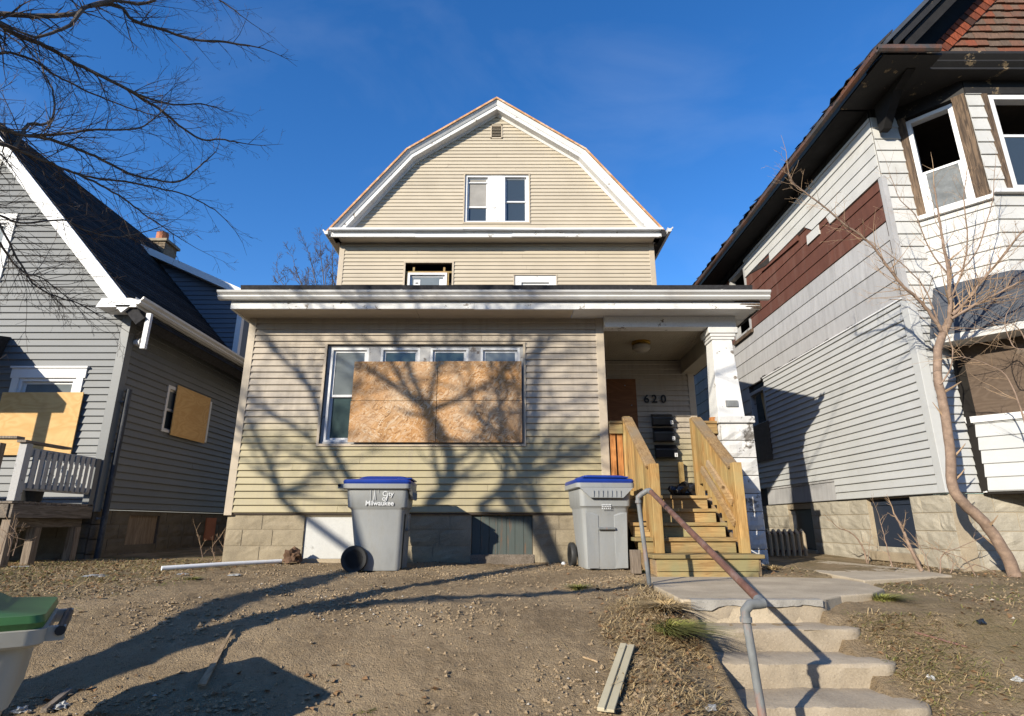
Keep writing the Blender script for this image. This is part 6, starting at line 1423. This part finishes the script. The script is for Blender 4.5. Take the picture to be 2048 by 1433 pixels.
lump('crumpled_paper', 'blue and white paper scrap in the straw beside the handrail post', 'litter', 'plastic', G(1420, 1425), 0.035, 18, 0.4, 'bits of litter', 3, 0.9)
lump('ball', 'small white ball between the foundation and the right cart', 'ball', 'plaque', G(1127, 1130), 0.03, 1, 1.0, None, 2, 0.0)
lump('dark_clod', 'black clod lying on the bare dirt far right of the steps', 'clod', 'blackbag', G(1963, 1250), 0.03, 21, 0.9, None, 2, 0.5)
tag(MB().box(-0.055, 0.055, -0.045, 0.045, -0.05, 0.20).build('wood_block', 'oldwoodz', None, bevel=0.006, loc=P(1272, 1138, y=6.75)), 'short upright wooden block beside the pine stairs', 'wood block')
bg_ = P(1372, 991, y=8.32); bg_.z = 1.86
lump('black_bag', 'crumpled black bag lying on the porch floor at the stair head', 'bag', 'blackbag', bg_, 0.20, 31, 0.75, None, 3, 0.5)

# grass tufts that stand out one by one
def tuft(label, at, n, h, spread, green=True, lean=(0, 0)):
    m = MB()
    for k in range(n):
        a = U(0, 6.283); rr = spread * U(0, 1) ** 0.7 * 0.45; b = Vector((rr * math.cos(a), rr * math.sin(a), -0.02))
        dr_ = Vector((math.cos(a) + lean[0], math.sin(a) + lean[1], 0)) * U(0.25, 1.0); hh = h * U(0.5, 1.0); w_ = U(0.004, 0.008)
        pr0 = Vector((-math.sin(a), math.cos(a), 0)) * w_; pts = []
        for j in range(4):
            t = j / 3; c = b + dr_ * (spread * t * t * 0.9) + Vector((0, 0, hh * (t - 0.45 * t * t)))
            pts += [c - pr0 * (1 - t * 0.85), c + pr0 * (1 - t * 0.85)]
        m.add(pts, [(0, 1, 3, 2), (2, 3, 5, 4), (4, 5, 7, 6)])
    o = m.build('grass_tuft', 'grass' if green else 'straw', None, loc=at); tag(o, label, 'grass tuft', 'grass tufts in the yard'); return o
tuft('large green grass tuft hanging over the dirt left of the steps', G(1338, 1262), 420, 0.16, 0.26, True, (0.4, -1.2))
tuft('low green grass tuft at the crest of the dirt slope below the right cart', G(1158, 1178), 220, 0.10, 0.15)
tuft('green grass tuft at the right corner of the landing slab', G(1768, 1200), 260, 0.12, 0.18, True, (0.4, -0.5))
tuft('dry straw tuft at the foot of the galvanised upper post', G(1330, 1215), 380, 0.14, 0.24, False, (-0.3, -1.0))
tuft('thin green tuft beside the upright wooden block', G(1288, 1145), 90, 0.10, 0.12)
tuft('pale dry tuft at the right end of the pine stairs', G(1545, 1140), 160, 0.13, 0.14, False)
tuft('small green tuft right under the white plastic pipe', G(385, 1158), 110, 0.07, 0.12)
tuft('green sprig at the lower edge of the yard between the two shadows', G(730, 1420), 60, 0.05, 0.08)

# uncountable cover: soil crumbs, pebbles, fallen leaves, dead grass
OCT = [(1, 0, 0), (-1, 0, 0), (0, 1, 0), (0, -1, 0), (0, 0, 1), (0, 0, -0.6)]
OF = [(0, 2, 4), (2, 1, 4), (1, 3, 4), (3, 0, 4), (2, 0, 5), (1, 2, 5), (3, 1, 5), (0, 3, 5)]
def in_paving(x, y): return (SX0 - 0.03 < x < SX1 + 0.1 and y < 4.7) or (1.27 < x < 3.4 and 4.58 < y < 6.52) or (1.5 < x < 2.8 and 6.5 < y < 8.2) or y > 8.15 and -4 < x < 3.4 or (3.4 < x < 4.9 and 5.95 < y)
def scatter(name, label, mat, n, fn, dens, areas=()):
    m = MB(); c = 0; tries = 0
    while c < n and tries < n * 12:
        tries += 1; x = U(-7.5, 6.8); y = 2.6 + (U(0, 1) ** 1.3) * 6.2
        if in_paving(x, y) or rng.random() > dens(x, y): continue
        fn(m, x, y, gz(x, y)); c += 1
    for x0, x1, y0, y1, k in areas:                 # thicker patches
        for _ in range(k):
            x, y = U(x0, x1), U(y0, y1)
            if not in_paving(x, y) and noise.noise(Vector((x * 2.5, y * 2.5, 3))) > U(-0.5, 0.15): fn(m, x, y, gz(x, y))
    o = m.build(name, mat, None); tag(o, label, None, kind='stuff'); return o
def crumb(lo, hi):
    def f(m, x, y, z):
        s = lo + (hi - lo) * rng.random() ** 2.6; a = U(0, 6.28); ca, sa = math.cos(a), math.sin(a); k = [U(0.6, 1.2) for _ in range(6)]
        m.add([(x + s * k[i] * (p[0] * ca - p[1] * sa), y + s * k[i] * (p[0] * sa + p[1] * ca), z + s * 0.15 + s * 0.75 * k[i] * p[2]) for i, p in enumerate(OCT)], OF)
    return f
bare = lambda x, y: (1.0 if -4.2 < x < 1.35 else 0.35) * (0.08 + 0.92 * sstep(-0.12, 0.3, noise.noise(Vector((x * 1.1, y * 1.4, 4)))))
scatter('soil_crumbs', 'crumbly clods of dry soil over the bare slope', 'clod', 26000, crumb(0.003, 0.020), bare)
scatter('pebbles', 'small pale pebbles strewn over the bare dirt', 'pebble', 900, crumb(0.003, 0.016), bare)
def leaf(m, x, y, z):
    s = U(0.010, 0.026); a = U(0, 6.28); d1 = Vector((math.cos(a), math.sin(a), U(-0.2, 0.5))) * s; d2 = Vector((-math.sin(a), math.cos(a), U(-0.3, 0.6))) * s * 0.7; c = Vector((x, y, z + 0.006))
    m.add([c - d1, c - d2 * 1 + Vector((0, 0, s * 0.3)), c + d1, c + d2 + Vector((0, 0, s * 0.35))], [(0, 1, 2), (0, 2, 3)])
def yards(x, y):
    k = 0.03
    if x < -3.0 and y > 3.2: k = max(k, 0.75 * sstep(-3.0, -4.6, x) + 0.35 * sstep(6, 7.2, y))
    if 0.35 < x < 1.32 and y < 5.9: k = max(k, 0.9 * sstep(0.35, 0.95, x))
    if x > 2.4: k = max(k, 0.30 + 0.5 * sstep(0.0, 0.35, noise.noise(Vector((x * 1.2, y * 1.2, 9)))))
    if x < -0.4 and y < 3.7: k = max(k, 0.55)
    return k
scatter('fallen_leaves', 'brown fallen leaves scattered over the yard', 'leaf', 3600, leaf, yards, [(0.6, 1.3, 2.9, 4.6, 700), (-7.3, -3.4, 5.0, 8.4, 1500), (2.4, 3.0, 3.3, 4.6, 200)])
def blade(m, x, y, z):
    a = U(0, 6.28); l = U(0.03, 0.15) ; w_ = U(0.0012, 0.0028); d = Vector((math.cos(a), math.sin(a), 0)); pr0 = Vector((-math.sin(a), math.cos(a), 0)) * w_; h = l * U(0.02, 0.32)
    b = Vector((x, y, z - 0.003)); c1_ = b + d * l * 0.5 + Vector((0, 0, h)); e = b + d * l + Vector((0, 0, h * U(0.2, 1.2)))
    m.add([b - pr0, b + pr0, c1_ + pr0, c1_ - pr0, e], [(0, 1, 2, 3), (3, 2, 4)])
def strawd(x, y):
    k = 0.004
    if 0.25 < x < 1.32 and y < 6.0: k = max(k, 1.0 * sstep(0.25, 0.9, x) * (0.4 + 0.6 * sstep(-0.3, 0.2, noise.noise(Vector((x * 3, y * 3, 2))))))
    if 2.36 < x < 5.5: k = max(k, 0.9 * sstep(-0.05, 0.3, noise.noise(Vector((x * 1.6, y * 1.8, 6)))) + 0.6 * (1 - sstep(2.4, 3.2, x)))
    if x < -3.0 and y > 4.0: k = max(k, 0.55 * sstep(-3.0, -4.2, x))
    if x < -0.6 and y < 3.6: k = max(k, 0.12)
    return k
scatter('dead_grass', 'flattened dry straw coloured grass over the yard edges', 'straw', 4000, blade, strawd, [(0.6, 1.3, 2.9, 5.0, 9000), (2.4, 3.3, 3.3, 5.0, 3800), (2.36, 2.8, 3.2, 4.9, 2500), (3.0, 6.0, 3.6, 6.3, 1000), (-7.3, -3.4, 5.2, 8.4, 7000), (1.1, 1.32, 4.6, 6.2, 1200)])
def greend(x, y):
    k = 0.004
    if 2.36 < x < 5.0: k = max(k, 0.8 * sstep(0.05, 0.35, noise.noise(Vector((x * 1.6, y * 1.8, 6)))) + 0.5 * (1 - sstep(2.4, 2.9, x)))
    if x < -3.2 and y > 5: k = max(k, 0.6 * sstep(-0.1, 0.3, noise.noise(Vector((x * 1.4, y * 1.9, 8)))))
    return k
scatter('sparse_grass', 'sparse green winter grass beside the steps and on the left yard', 'grass', 3000, blade, greend, [(2.4, 3.1, 3.4, 5.0, 3000), (3.0, 5.5, 3.6, 6.0, 1000), (-7.3, -3.8, 5.8, 8.4, 2500)])

# old cast iron radiator standing between the houses
rd = thing('radiator', 'rusty old finned radiator standing between the porch pier and the white house', 'radiator', (4.36, 9.55, gbase(4.36, 9.55)))
for k in range(7):
    x = -0.27 + k * 0.09
    MB().tube([(x, -0.05, 0.02), (x, -0.06, 0.10), (x, -0.06, 0.34), (x, 0.0, 0.40), (x, 0.06, 0.34), (x, 0.06, 0.10), (x, 0.05, 0.02)], 0.028, 8).build('fin', 'sill', rd, True)
MB().tube([(-0.30, 0, 0.37), (0.30, 0, 0.37)], 0.02, 8).build('header_pipe', 'rustpipe', rd, True)
MB().tube([(-0.30, 0, 0.09), (0.30, 0, 0.09)], 0.02, 8).build('header_pipe', 'rustpipe', rd, True)
